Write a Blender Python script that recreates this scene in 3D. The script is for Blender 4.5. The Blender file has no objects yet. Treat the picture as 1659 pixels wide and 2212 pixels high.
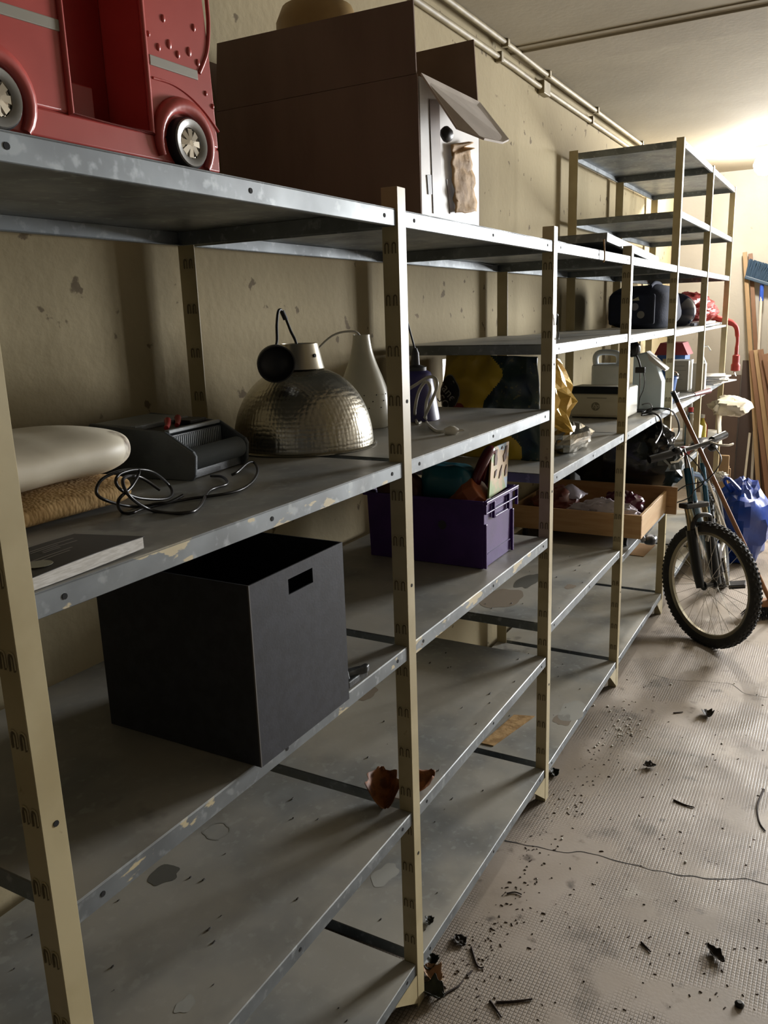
import bpy, bmesh, math, random
from mathutils import Vector, Matrix, noise, Euler
random.seed(7)
PI = math.pi
sc = bpy.context.scene
COL = sc.collection

# ------------------------------------------------------------------ camera
CAM = Vector((0.0, -0.829, 1.7433)); YAW, PITCH, ROLL, FPX = 0.5158, 0.2343, -0.0325, 1766.8
_fw = Vector((math.cos(YAW)*math.cos(PITCH), math.sin(YAW)*math.cos(PITCH), -math.sin(PITCH)))
_r0 = Vector((math.sin(YAW), -math.cos(YAW), 0)); _u0 = _r0.cross(_fw)
_r = _r0*math.cos(ROLL) + _u0*math.sin(ROLL); _u = -_r0*math.sin(ROLL) + _u0*math.cos(ROLL)
cd = bpy.data.cameras.new('camera'); cam = bpy.data.objects.new('camera', cd); COL.objects.link(cam)
cd.sensor_fit = 'VERTICAL'; cd.sensor_height = 36.0; cd.lens = 36.0*FPX/2212.0
cd.clip_start = 0.02; cd.clip_end = 100
mw = Matrix((( _r.x, _u.x, -_fw.x, CAM.x), (_r.y, _u.y, -_fw.y, CAM.y), (_r.z, _u.z, -_fw.z, CAM.z), (0, 0, 0, 1)))
cam.matrix_world = mw
sc.camera = cam
def U(px, py, ax, v):
    """photo pixel -> point where its ray meets the plane (axis ax = v)"""
    d = _fw*FPX + _r*(px-829.5) - _u*(py-1106.0); i = 'xyz'.index(ax)
    return CAM + d*((v-CAM[i])/d[i])

# ------------------------------------------------------------------ world, light, exposure
W = bpy.data.worlds.new('world'); sc.world = W; W.use_nodes = True
W.node_tree.nodes['Background'].inputs[0].default_value = (0.92, 0.96, 1.0, 1)
W.node_tree.nodes['Background'].inputs[1].default_value = 0.045
sc.view_settings.view_transform = 'Standard'; sc.view_settings.look = 'None'
sc.view_settings.gamma = 1.0; sc.view_settings.use_curve_mapping = False
sc.view_settings.exposure = 0.0
# daylight falling through the window in the end wall (beyond the right edge of the photograph)
WIN = dict(y0=-3.5, y1=-1.7, z0=1.15, z1=2.78, x=8.3)
ld = bpy.data.lights.new('window_daylight', 'AREA'); ld.shape = 'RECTANGLE'
ld.size = WIN['y1']-WIN['y0']; ld.size_y = WIN['z1']-WIN['z0']; ld.energy = 900; ld.color = (0.97, 0.985, 1.0)
lo = bpy.data.objects.new('window_daylight', ld); COL.objects.link(lo)
lo.location = (WIN['x']+0.35, (WIN['y0']+WIN['y1'])/2, (WIN['z0']+WIN['z1'])/2)
lo.rotation_euler = Euler((0, PI/2, 0))   # faces -X
lo.rotation_euler = (Vector((1, 0, 0)).to_track_quat('Z', 'Y')).to_euler()
LAMP = Vector((7.2, -0.15, 2.77)); LAMP_POWER = 760

# ------------------------------------------------------------------ helpers
def lin(h):
    h = h.lstrip('#'); o = []
    for i in (0, 2, 4):
        c = int(h[i:i+2], 16)/255
        o.append(c/12.92 if c <= .04045 else ((c+.055)/1.055)**2.4)
    return (*o, 1)
MATS = {}
def M(name, col, rough=.6, metal=0., col2=None, nscale=8., ndet=4., lo=.35, hi=.65, bump=0., bscale=60., rvar=0., spec=.5,
      trans=0., emit=0., col3=None, n3=25., lo3=.6, hi3=.7, stretch=(1, 1, 1), coat=0., sss=0.):
    if name in MATS: return MATS[name]
    m = bpy.data.materials.new(name); m.use_nodes = True; nt = m.node_tree; N, L = nt.nodes, nt.links
    b = N['Principled BSDF']; b.inputs['Base Color'].default_value = lin(col); b.inputs['Roughness'].default_value = rough
    b.inputs['Metallic'].default_value = metal; b.inputs['Specular IOR Level'].default_value = spec
    b.inputs['Coat Weight'].default_value = coat
    if trans: b.inputs['Transmission Weight'].default_value = trans
    if emit: b.inputs['Emission Color'].default_value = lin(col); b.inputs['Emission Strength'].default_value = emit
    tc = N.new('ShaderNodeTexCoord'); mp = N.new('ShaderNodeMapping'); mp.inputs['Scale'].default_value = stretch
    L.new(tc.outputs['Object'], mp.inputs['Vector'])
    def nz(s, d=4.):
        n = N.new('ShaderNodeTexNoise'); n.inputs['Scale'].default_value = s; n.inputs['Detail'].default_value = d
        L.new(mp.outputs[0], n.inputs['Vector']); return n
    def ramp(src, a, c):
        r = N.new('ShaderNodeMapRange'); r.inputs[1].default_value = a; r.inputs[2].default_value = c
        r.interpolation_type = 'SMOOTHSTEP'; L.new(src, r.inputs[0]); return r.outputs[0]
    cur = None
    if col2:
        f = ramp(nz(nscale, ndet).outputs['Fac'], lo, hi)
        mx = N.new('ShaderNodeMix'); mx.data_type = 'RGBA'; mx.inputs[6].default_value = lin(col); mx.inputs[7].default_value = lin(col2)
        L.new(f, mx.inputs[0]); cur = mx.outputs[2]
    if col3:
        f = ramp(nz(n3, 5.).outputs['Fac'], lo3, hi3)
        mx = N.new('ShaderNodeMix'); mx.data_type = 'RGBA'; mx.inputs[7].default_value = lin(col3)
        if cur: L.new(cur, mx.inputs[6])
        else: mx.inputs[6].default_value = lin(col)
        L.new(f, mx.inputs[0]); cur = mx.outputs[2]
    if cur: L.new(cur, b.inputs['Base Color'])
    if rvar:
        f = nz(nscale*1.7, 5.); r = N.new('ShaderNodeMapRange'); r.inputs[1].default_value = .3; r.inputs[2].default_value = .7
        r.inputs[3].default_value = max(.03, rough-rvar); r.inputs[4].default_value = min(1, rough+rvar)
        L.new(f.outputs['Fac'], r.inputs[0]); L.new(r.outputs[0], b.inputs['Roughness'])
    if bump:
        bp = N.new('ShaderNodeBump'); bp.inputs['Strength'].default_value = bump; bp.inputs['Distance'].default_value = .004
        L.new(nz(bscale, 6.).outputs['Fac'], bp.inputs['Height']); L.new(bp.outputs[0], b.inputs['Normal'])
    MATS[name] = m; return m

def thing(name, label, cat, loc=(0, 0, 0), group=None, kind=None):
    o = bpy.data.objects.new(name, None); COL.objects.link(o); o.location = loc; o.empty_display_size = .05
    if label: o['label'] = label
    if cat: o['category'] = cat
    if group: o['group'] = group
    if kind: o['kind'] = kind
    return o
def tag(o, label, cat=None, group=None, kind=None):
    if label: o['label'] = label
    if cat: o['category'] = cat
    if group: o['group'] = group
    if kind: o['kind'] = kind
    return o
def adopt(o, parent):
    o.parent = parent
    o.matrix_parent_inverse = Matrix.Translation(parent.location).inverted() if parent.type == 'EMPTY' else Matrix()
class B:
    """collects geometry in world coordinates; done() links it as ONE mesh object"""
    def __init__(s): s.bm = bmesh.new(); s.T = Matrix()
    def _add(s, vs, fs):
        v = [s.bm.verts.new(s.T @ Vector(p)) for p in vs]
        for f in fs:
            try: s.bm.faces.new([v[i] for i in f])
            except ValueError: pass
        return s
    def box(s, x0, x1, y0, y1, z0, z1):
        return s._add([(x0,y0,z0),(x1,y0,z0),(x1,y1,z0),(x0,y1,z0),(x0,y0,z1),(x1,y0,z1),(x1,y1,z1),(x0,y1,z1)],
            [(0,3,2,1),(4,5,6,7),(0,1,5,4),(1,2,6,5),(2,3,7,6),(3,0,4,7)])
    def hexa(s, p):   # 8 points: bottom loop, top loop
        return s._add(p, [(0,3,2,1),(4,5,6,7),(0,1,5,4),(1,2,6,5),(2,3,7,6),(3,0,4,7)])
    def prism(s, pts, off):   # closed polygon (3D points) pushed by off
        n = len(pts); off = Vector(off); a = [Vector(p) for p in pts]
        return s._add(a+[p+off for p in a], [tuple(range(n))[::-1], tuple(range(n, 2*n))]+[(i,(i+1)%n,n+(i+1)%n,n+i) for i in range(n)])
    def tube(s, pts, r, seg=8, closed=False, cap=True):
        P = [Vector(p) for p in pts]; n = len(P); R = r if isinstance(r, (list, tuple)) else [r]*n
        rings = []; up = None
        for i in range(n):
            a = P[(i-1) % n] if (closed or i) else P[0]; c = P[(i+1) % n] if (closed or i < n-1) else P[-1]
            t = (c-a)
            t = t.normalized() if t.length > 1e-9 else Vector((0, 0, 1))
            if up is None:
                up = Vector((0, 0, 1)) if abs(t.z) < .9 else Vector((1, 0, 0))
            e = (up - t*up.dot(t))
            if e.length < 1e-6: e = t.orthogonal()
            e.normalize(); up = e; f = t.cross(e)
            rings.append([P[i] + (e*math.cos(2*PI*k/seg)+f*math.sin(2*PI*k/seg))*R[i] for k in range(seg)])
        vs = [q for g in rings for q in g]; fs = []
        for i in range(n if closed else n-1):
            j = (i+1) % n
            for k in range(seg): fs.append((i*seg+k, i*seg+(k+1) % seg, j*seg+(k+1) % seg, j*seg+k))
        if cap and not closed: fs += [tuple(range(seg))[::-1], tuple(range((n-1)*seg, n*seg))]
        return s._add(vs, fs)
    def cyl(s, a, b, r, seg=16, r2=None): return s.tube([a, b], [r, r if r2 is None else r2], seg)
    def lathe(s, prof, c=(0, 0, 0), seg=32, mat=None, closed=False):
        mt = mat or Matrix(); c = Vector(c); vs = []; n = len(prof)
        for r, z in prof:
            for k in range(seg):
                vs.append(c + mt @ Vector((r*math.cos(2*PI*k/seg), r*math.sin(2*PI*k/seg), z)))
        fs = [(i*seg+k, i*seg+(k+1) % seg, ((i+1) % n)*seg+(k+1) % seg, ((i+1) % n)*seg+k) for i in range(n if closed else n-1) for k in range(seg)]
        if not closed:
            if prof[0][0] > 1e-5: fs.append(tuple(range(seg))[::-1])
            if prof[-1][0] > 1e-5: fs.append(tuple(range((n-1)*seg, n*seg)))
        s._add(vs, fs); bmesh.ops.remove_doubles(s.bm, verts=s.bm.verts, dist=1e-6); return s
    def grid(s, fn, nu, nv, closeu=False):
        vs = [fn(i/(nu if closeu else nu-1), j/(nv-1)) for i in range(nu) for j in range(nv)]
        fs = [(i*nv+j, ((i+1) % nu)*nv+j, ((i+1) % nu)*nv+j+1, i*nv+j+1) for i in range(nu if closeu else nu-1) for j in range(nv-1)]
        return s._add(vs, fs)
    def blob(s, c, size, seed=0, amp=.15, freq=3., nu=40, nv=24, sq=1., crease=0., flat=None):
        """crumpled closed lump: superellipsoid displaced by noise"""
        c = Vector(c); o = Vector((seed*7.3, seed*3.1, seed*5.7))
        def f(u, v):
            th = 2*PI*u; ph = PI*(v-.5)
            sg = lambda x, e: math.copysign(abs(x)**e, x)
            d = Vector((sg(math.cos(ph), sq)*sg(math.cos(th), sq), sg(math.cos(ph), sq)*sg(math.sin(th), sq), sg(math.sin(ph), sq)))
            w = noise.noise(d*freq+o)*amp
            if crease: w += (abs(noise.noise(d*freq*2.3+o*2))-.25)*crease + (abs(noise.noise(d*freq*5.1+o*3))-.25)*crease*.4
            p = Vector((d.x*size[0], d.y*size[1], d.z*size[2]))*(1+w)
            p = c+p
            if flat is not None and p.z < flat: p.z = flat
            return p
        s.grid(f, nu, nv, True); bmesh.ops.remove_doubles(s.bm, verts=s.bm.verts, dist=1e-5); return s
    def done(s, name, mat, parent=None, smooth=None, bevel=0., bseg=2, sub=0, solid=0., fix=True, kind=None):
        if fix: bmesh.ops.recalc_face_normals(s.bm, faces=s.bm.faces)
        me = bpy.data.meshes.new(name); s.bm.to_mesh(me); s.bm.free()
        for mm in (mat if isinstance(mat, (list, tuple)) else [mat]): me.materials.append(mm)
        if smooth is not None:
            me.polygons.foreach_set('use_smooth', [True]*len(me.polygons)); me.set_sharp_from_angle(angle=math.radians(smooth))
        o = bpy.data.objects.new(name, me); COL.objects.link(o)
        if parent: adopt(o, parent)
        if solid: md = o.modifiers.new('solid', 'SOLIDIFY'); md.thickness = solid; md.offset = 0
        if bevel: md = o.modifiers.new('bevel', 'BEVEL'); md.width = bevel; md.segments = bseg; md.limit_method = 'ANGLE'; md.angle_limit = math.radians(40)
        if sub: md = o.modifiers.new('sub', 'SUBSURF'); md.levels = sub; md.render_levels = sub
        if kind: o['kind'] = kind
        return o
def spline(pts, n=8, closed=False):
    P = [Vector(p) for p in pts]; out = []; m = len(P)
    for i in range(m if closed else m-1):
        g = lambda k: P[k % m] if closed else P[min(max(k, 0), m-1)]
        a, b, c, d = g(i-1), g(i), g(i+1), g(i+2)
        for k in range(n):
            t = k/n
            out.append(.5*((2*b)+(c-a)*t+(2*a-5*b+4*c-d)*t*t+(3*b-a-3*c+d)*t**3))
    if not closed: out.append(P[-1])
    return out
def share(src, name, parent, mtx):
    """another object on the same mesh data"""
    o = bpy.data.objects.new(name, src.data); COL.objects.link(o); o.matrix_basis = mtx
    if parent: adopt(o, parent)
    return o
def frame(o, ex, ey, ez):
    ex, ey, ez = Vector(ex), Vector(ey), Vector(ez); o = Vector(o)
    return Matrix(((ex.x, ey.x, ez.x, o.x), (ex.y, ey.y, ez.y, o.y), (ex.z, ey.z, ez.z, o.z), (0, 0, 0, 1)))
def rotz(loc, a): return Matrix.Translation(loc) @ Matrix.Rotation(a, 4, 'Z')

# ------------------------------------------------------------------ materials of the setting
def floor_material():
    m = bpy.data.materials.new('knurled_concrete'); m.use_nodes = True; nt = m.node_tree; N, L = nt.nodes, nt.links
    b = N['Principled BSDF']; tc = N.new('ShaderNodeTexCoord')
    def nz(s, d=5., off=0):
        n = N.new('ShaderNodeTexNoise'); n.inputs['Scale'].default_value = s; n.inputs['Detail'].default_value = d
        mp = N.new('ShaderNodeMapping'); mp.inputs['Location'].default_value = (off, off*2, 0); L.new(tc.outputs['Object'], mp.inputs[0]); L.new(mp.outputs[0], n.inputs['Vector']); return n.outputs['Fac']
    def rg(src, a, c, d=0., e=1.):
        r = N.new('ShaderNodeMapRange'); r.interpolation_type = 'SMOOTHSTEP'
        for i, v in enumerate((a, c, d, e)): r.inputs[i+1].default_value = v
        L.new(src, r.inputs[0]); return r.outputs[0]
    def mix(f, a, c):
        x = N.new('ShaderNodeMix'); x.data_type = 'RGBA'
        for i, v in ((6, a), (7, c)):
            if isinstance(v, tuple): x.inputs[i].default_value = v
            else: L.new(v, x.inputs[i])
        L.new(f, x.inputs[0]); return x.outputs[2]
    def math_(op, a, c):
        x = N.new('ShaderNodeMath'); x.operation = op
        for i, v in ((0, a), (1, c)):
            if isinstance(v, (int, float)): x.inputs[i].default_value = v
            else: L.new(v, x.inputs[i])
        return x.outputs[0]
    c = mix(rg(nz(1.6, 6), .35, .65), lin('#8e8273'), lin('#a3978a'))
    c = mix(rg(nz(4.5, 7, 3), .56, .72), c, lin('#6f6558'))
    c = mix(rg(nz(13, 7, 9), .6, .75), c, lin('#5e5348'))
    c = mix(rg(nz(3.1, 7, 17), .62, .74), c, lin('#b3aa9d'))
    # knurl: small square studs, 8.5 mm pitch, worn flat in places
    sep = N.new('ShaderNodeSeparateXYZ'); L.new(tc.outputs['Object'], sep.inputs[0])
    sx = math_('SINE', math_('MULTIPLY', sep.outputs[0], 2*PI/.0105), 0); sy = math_('SINE', math_('MULTIPLY', sep.outputs[1], 2*PI/.0105), 0)
    gx = rg(sx, -1., -.35); gy = rg(sy, -1., -.35); stud = math_('MULTIPLY', gx, gy)
    wear = rg(nz(2.3, 5, 31), .60, .46)
    grv = math_('MULTIPLY', math_('SUBTRACT', 1.0, stud), wear)
    c = mix(math_('MULTIPLY', grv, .5), c, lin('#4a4238'))
    L.new(c, b.inputs['Base Color'])
    h = math_('ADD', math_('MULTIPLY', grv, -1.0), math_('MULTIPLY', nz(90, 6), .35))
    bp = N.new('ShaderNodeBump'); bp.inputs['Strength'].default_value = .38; bp.inputs['Distance'].default_value = .0025
    L.new(h, bp.inputs['Height']); L.new(bp.outputs[0], b.inputs['Normal'])
    L.new(rg(nz(6, 5, 5), .3, .7, .38, .6), b.inputs['Roughness'])
    return m
def plaster(name, a, b_, stain, bumpd=.35, l3=.72, h3=.80):
    return M(name, a, rough=.85, col2=b_, nscale=1.4, lo=.3, hi=.7, col3=stain, n3=15, lo3=l3, hi3=h3, bump=bumpd, bscale=38, spec=.2)
m_floor = floor_material()
m_wall = plaster('yellowed_plaster', '#a59879', '#94876a', '#6a5d48', .45, .665, .705)
m_ceil = plaster('ceiling_paint', '#a89f8c', '#9a917e', '#857b69', .2)
m_beam = plaster('beam_paint', '#a59c8a', '#978e7c', '#857b69', .2)
m_end = plaster('end_plaster', '#9f9a90', '#918b80', '#756d60', .3)

# ------------------------------------------------------------------ the setting
YW = 0.64; XE = 8.3; ZC = 2.90
B().box(-4, XE+.2, -5.6, YW+.2, -.1, 0).done('floor', m_floor)['kind'] = 'structure'
B().box(-4, XE+.2, YW, YW+.2, 0, ZC).done('wall_left', m_wall)['kind'] = 'structure'
o = B().box(-4, XE+.2, -5.6, YW+.2, ZC, ZC+.15).done('ceiling', m_ceil); o['kind'] = 'structure'
b = B(); w = WIN
b.box(XE, XE+.2, w['y1'], YW, 0, ZC).box(XE, XE+.2, -5.6, w['y0'], 0, ZC).box(XE, XE+.2, w['y0'], w['y1'], 0, w['z0']).box(XE, XE+.2, w['y0'], w['y1'], w['z1'], ZC)
b.done('wall_end', m_end)['kind'] = 'structure'
B().box(-4, XE+.2, -5.8, -5.6, 0, ZC).done('wall_right', m_end)['kind'] = 'structure'
wr = thing('window_1', None, None, (XE, (w['y0']+w['y1'])/2, w['z0']), kind='structure')
m_winframe = M('window_frame_paint', '#a9a294', .5)
b = B(); t = .06
b.box(XE+.05, XE+.12, w['y0'], w['y0']+t, w['z0'], w['z1']).box(XE+.05, XE+.12, w['y1']-t, w['y1'], w['z0'], w['z1'])
b.box(XE+.05, XE+.12, w['y0'], w['y1'], w['z0'], w['z0']+t).box(XE+.05, XE+.12, w['y0'], w['y1'], w['z1']-t, w['z1'])
b.done('window_frame', m_winframe, wr)
for k in (1, 2):
    y = w['y0']+(w['y1']-w['y0'])*k/3
    B().box(XE+.06, XE+.11, y-.02, y+.02, w['z0']+t, w['z1']-t).done('mullion', m_winframe, wr)
# shallow downstand beam across the ceiling
bm_ = B(); bm_.box(3.90, 4.17, -5.6, YW, ZC-.014, ZC).box(3.84, 4.23, -5.6, YW, ZC-.005, ZC); o = bm_.done('trim_1', m_beam, bevel=.006); o['kind'] = 'structure'
# conduits under the ceiling
m_conduit = M('painted_conduit', '#9c9072', .6, col2='#877b60', nscale=14)
cr = thing('cable_conduit', 'cream painted conduit pipes running along the wall under the ceiling', 'pipe', (4, YW-.02, 2.84))
for (y, z, r) in ((YW-.014, 2.835, .013), (YW-.045, ZC-.013, .012)):
    B().tube([(-1, y, z), (3.9, y, z), (4.2, y, z-.006), (XE, y, z-.006)], r, 10).done('pipe', m_conduit, cr, smooth=50)
for x in (1.5, 2.7, 3.72, 4.3, 5.2, 6.4, 7.6):
    B().box(x-.012, x+.012, YW-.032, YW, 2.814, 2.856).done('clip', m_conduit, cr, bevel=.002)
    B().box(x-.012, x+.012, YW-.062, YW-.028, ZC-.03, ZC).done('clip', m_conduit, cr, bevel=.002)
B().box(4.28, 4.38, YW-.035, YW, 2.80, 2.862).done('junction_box', m_conduit, cr, bevel=.004)
# floor crack
m_crack = M('crack_dark', '#1e1813', .9)
fo = bpy.data.objects['floor']
def crack(px, name='crack', wd=.0035):
    pts = [U(x, y, 'z', .0006) for x, y in px]; P = spline(pts, 6); b = B(); L_ = []
    for i, q in enumerate(P):
        t = (P[min(i+1, len(P)-1)]-P[max(i-1, 0)]).normalized(); nrm = Vector((-t.y, t.x, 0))
        q = q+nrm*noise.noise(q*23)*.006; ww = wd*(.35+.9*abs(noise.noise(q*9+Vector((3, 1, 0)))))
        L_.append((q+nrm*ww, q-nrm*ww))
    vs = [v for a in L_ for v in a]
    b._add(vs, [(2*i, 2*i+1, 2*i+3, 2*i+2) for i in range(len(L_)-1)]); return b.done(name, m_crack, fo)
crack([(1090, 1816), (1150, 1827), (1220, 1841), (1262, 1840), (1330, 1858), (1400, 1876), (1470, 1890), (1510, 1895), (1560, 1900), (1610, 1897), (1659, 1912), (1720, 1925)])
crack([(1410, 1456), (1450, 1468), (1520, 1472), (1580, 1478), (1610, 1498), (1659, 1506)], wd=.002)

# ------------------------------------------------------------------ shelving
m_post = M('cream_enamel', '#b6a985', .42, col2='#a79974', nscale=6, col3='#7d6c4c', n3=30, lo3=.68, hi3=.75, spec=.45)
def galv(name, paint=False, dust=.8):
    m = bpy.data.materials.new(name); m.use_nodes = True; nt = m.node_tree; N, L = nt.nodes, nt.links
    b = N['Principled BSDF']; tc = N.new('ShaderNodeTexCoord')
    def nz(s, d=5., st=(1, 1, 1), off=0.):
        n = N.new('ShaderNodeTexNoise'); n.inputs['Scale'].default_value = s; n.inputs['Detail'].default_value = d
        mp = N.new('ShaderNodeMapping'); mp.inputs['Scale'].default_value = st; mp.inputs['Location'].default_value = (off, off, off)
        L.new(tc.outputs['Object'], mp.inputs[0]); L.new(mp.outputs[0], n.inputs['Vector']); return n.outputs['Fac']
    def rg(src, a, c, d=0., e=1.):
        r = N.new('ShaderNodeMapRange'); r.interpolation_type = 'SMOOTHSTEP'
        for i, v in enumerate((a, c, d, e)): r.inputs[i+1].default_value = v
        L.new(src, r.inputs[0]); return r.outputs[0]
    def mix(f, a, c):
        x = N.new('ShaderNodeMix'); x.data_type = 'RGBA'
        for i, v in ((6, a), (7, c)):
            if isinstance(v, tuple): x.inputs[i].default_value = v
            else: L.new(v, x.inputs[i])
        L.new(f, x.inputs[0]); return x.outputs[2]
    def mul(a, c):
        x = N.new('ShaderNodeMath'); x.operation = 'MULTIPLY'
        for i, v in ((0, a), (1, c)):
            if isinstance(v, (int, float)): x.inputs[i].default_value = v
            else: L.new(v, x.inputs[i])
        return x.outputs[0]
    b.inputs['Specular IOR Level'].default_value = .9
    c = mix(rg(nz(7), .35, .65), lin('#62676a'), lin('#7a8083'))
    c = mix(rg(nz(40, 3), .55, .7), c, lin('#8a9092'))
    # dust settled on upward faces
    g = N.new('ShaderNodeNewGeometry'); sp = N.new('ShaderNodeSeparateXYZ'); L.new(g.outputs['Normal'], sp.inputs[0])
    up = rg(sp.outputs[2], .6, .9); dst = mul(mul(up, rg(nz(3.2, 6, off=4), .3, .62, .25, 1.)), dust)
    c = mix(dst, c, lin('#b0aa9c'))
    spots = mul(up, rg(nz(3.1, 6, off=11), .68, .72)); c = mix(mul(spots, .55), c, lin('#3b3c3c'))
    rough = rg(nz(9, 5, off=2), .3, .7, .40, .55)
    met = .45
    if paint:
        side = rg(sp.outputs[1], -.6, -.9)
        pm = mul(side, rg(nz(9, 8, (1, 1, 2.5), 21), .58, .60)); c = mix(pm, c, lin('#bcae8a'))
        rs = mul(side, rg(nz(26, 6, (1, 1, 1), 5), .70, .73)); c = mix(rs, c, lin('#6b5236'))
        x = N.new('ShaderNodeMath'); x.operation = 'SUBTRACT'; x.inputs[0].default_value = .45; y = N.new('ShaderNodeMath'); y.operation = 'MAXIMUM'; L.new(mul(pm, .4), y.inputs[0]); L.new(mul(up, .38), y.inputs[1]); L.new(y.outputs[0], x.inputs[1]); L.new(x.outputs[0], b.inputs['Metallic'])
    else:
        x = N.new('ShaderNodeMath'); x.operation = 'SUBTRACT'; x.inputs[0].default_value = met; L.new(mul(up, .38), x.inputs[1]); L.new(x.outputs[0], b.inputs['Metallic'])
    x = N.new('ShaderNodeMath'); x.operation = 'ADD'; x.use_clamp = True; L.new(rough, x.inputs[0]); L.new(mul(dst, .06), x.inputs[1]); L.new(x.outputs[0], b.inputs['Roughness'])
    L.new(c, b.inputs['Base Color'])
    bp = N.new('ShaderNodeBump'); bp.inputs['Strength'].default_value = .12; bp.inputs['Distance'].default_value = .004; L.new(nz(5, 3), bp.inputs['Height']); L.new(bp.outputs[0], b.inputs['Normal'])
    return m
m_galv = galv('galvanised_steel'); m_galvp = galv('galvanised_steel_paint_traces', True)
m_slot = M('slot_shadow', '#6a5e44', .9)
m_hole = M('hole_black', '#0c0b0a', .9)
XP = [0.606, 1.5945, 2.6228, 3.6704, 4.7343, 5.7793, 6.8791]      # right edge of each upright
PW, PT = .036, .003; DEP = .60; HLOW, HTALL = 2.0, 2.589
racks = {}
racks['low'] = thing('shelving_rack', 'long low run of grey galvanised shelves on cream slotted posts, nearest the camera', 'shelving', (2.6, 0, 0))
racks['tall'] = thing('shelving_rack', 'taller far end rack of cream posts with two empty grey shelves on top', 'shelving', (5.8, 0, 0))
# a punched shelf-hook tab (shared mesh)
def tab_mesh():
    pts = [(0, -.004, -.011), (0, -.004, .002)]+[(0, -.006*math.cos(a) if True else 0, .004+.006*math.sin(a)) for a in [i*PI/5 for i in range(6)]]+[(0, .006, .002), (0, .006, -.011)]
    pts = [(0, -.006, -.012), (0, -.006, 0)]+[(0, -.006*math.cos(i*PI/5), .004+.005*math.sin(i*PI/5)) for i in range(6)]+[(0, .006, 0), (0, .006, -.012)]
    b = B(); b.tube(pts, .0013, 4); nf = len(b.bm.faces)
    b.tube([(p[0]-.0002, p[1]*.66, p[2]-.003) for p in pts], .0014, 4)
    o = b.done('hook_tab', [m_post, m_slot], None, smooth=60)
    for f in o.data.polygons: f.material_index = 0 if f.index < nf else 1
    return o
tab0 = None; hole0 = None
def add_tabs(post, X, y, zs, dirx=-1):
    global tab0
    for z in zs:
        for dy in (.0105, .0275):
            if tab0 is None:
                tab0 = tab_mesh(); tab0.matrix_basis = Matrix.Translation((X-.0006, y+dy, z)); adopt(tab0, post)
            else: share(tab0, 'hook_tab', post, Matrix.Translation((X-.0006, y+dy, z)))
def add_hole(parent, p, r=.0042):
    global hole0
    if hole0 is None:
        hole0 = B().cyl((0, -.0006, 0), (0, .0004, 0), .0042, 10).done('bolt_hole', m_hole, None)
        hole0.matrix_basis = Matrix.Translation(p); adopt(hole0, parent)
    else: share(hole0, 'bolt_hole', parent, Matrix.Translation(p))
for i, X in enumerate(XP):
    rk = racks['low' if i < 4 else 'tall']; H = HLOW if i < 4 else HTALL; x0 = X-PW
    b = B(); b.prism([(x0, 0, 0), (X, 0, 0), (X, PT, 0), (x0+PT, PT, 0), (x0+PT, .038, 0), (x0, .038, 0)], (0, 0, H))
    po = b.done('front_post', m_post, rk, bevel=.0008, bseg=1)
    if i < 5: add_tabs(po, x0, 0, [.205+.105*k for k in range(17) if i < 4 or k > 8])
    for z in ((.43, 1.13, 1.55) if i != 0 else (.62, 1.13, 1.72)): add_hole(po, (X-.015, -.0002, z+.013*i))
    b = B(); b.prism([(x0, DEP-.05, 0), (x0+PT, DEP-.05, 0), (x0+PT, DEP-PT, 0), (X, DEP-PT, 0), (X, DEP, 0), (x0, DEP, 0)], (0, 0, H))
    pb = b.done('back_post', m_post, rk, bevel=.0008, bseg=1)
    if 0 < i < 3: add_tabs(pb, x0, DEP-.048, [.205+.105*k for k in range(17)])
    # triangular foot gusset
    if i < 5:
        B().prism([(x0-.001, .001, .012), (x0-.001, .001, .098), (x0-.115, .001, .098)], (0, .002, 0)).done('foot_gusset', m_post, rk)
LEV = [[1.957, 1.432, 1.000, .568, .130], [1.957, 1.432, 1.000, .568, .130], [1.957, 1.640, 1.210, .675, .130],
       [1.957, 1.632, 1.206, .635, .130], [2.581, 2.235, 1.957, 1.622, 1.19, .80, .13], [2.581, 2.235, 1.957, 1.19, .80, .13]]
FL = .034
SHELF = {}
def tray(x0, x1, z, mat, parent, y0=.004, y1=DEP-.004, name='shelf', fl=FL, holes=True, T=None):
    b = B(); t = .0022
    if T is not None: b.T = T
    b.box(x0, x1, y0, y1, z-t, z)
    b.box(x0, x1, y0, y0+t, z-fl, z-t).box(x0, x1, y1-t, y1, z-fl, z-t)
    b.box(x0, x0+t, y0+t, y1-t, z-fl, z-t).box(x1-t, x1, y0+t, y1-t, z-fl, z-t)
    b.box(x0+t, x1-t, y0+t, y0+.014, z-fl, z-fl+t).box(x0+t, x1-t, y1-.014, y1-t, z-fl, z-fl+t)
    o = b.done(name, mat, parent, bevel=.0009, bseg=1)
    if holes and T is None:
        for f in (.045, .5, .95): add_hole(o, (x0+(x1-x0)*f, y0-.0002, z-.017))
    return o
for bay in range(6):
    rk = racks['low' if bay < 4 else 'tall']
    x0 = XP[bay]+.0015-(0 if bay == 0 else 0); x1 = XP[bay+1]-PW-.0008
    for z in LEV[bay]:
        SHELF[(bay, z)] = tray(x0, x1, z, m_galvp if (bay == 0 and z in (1.432, 1.0)) or (bay == 1 and z == 1.0) else m_galv, rk)
# nearest bay to the left of the frame (its shelf ends show beside the first post)
for z in (.567, .130): tray(-.40, XP[0]-PW-.001, z, m_galv, racks['low'], holes=False)

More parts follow.
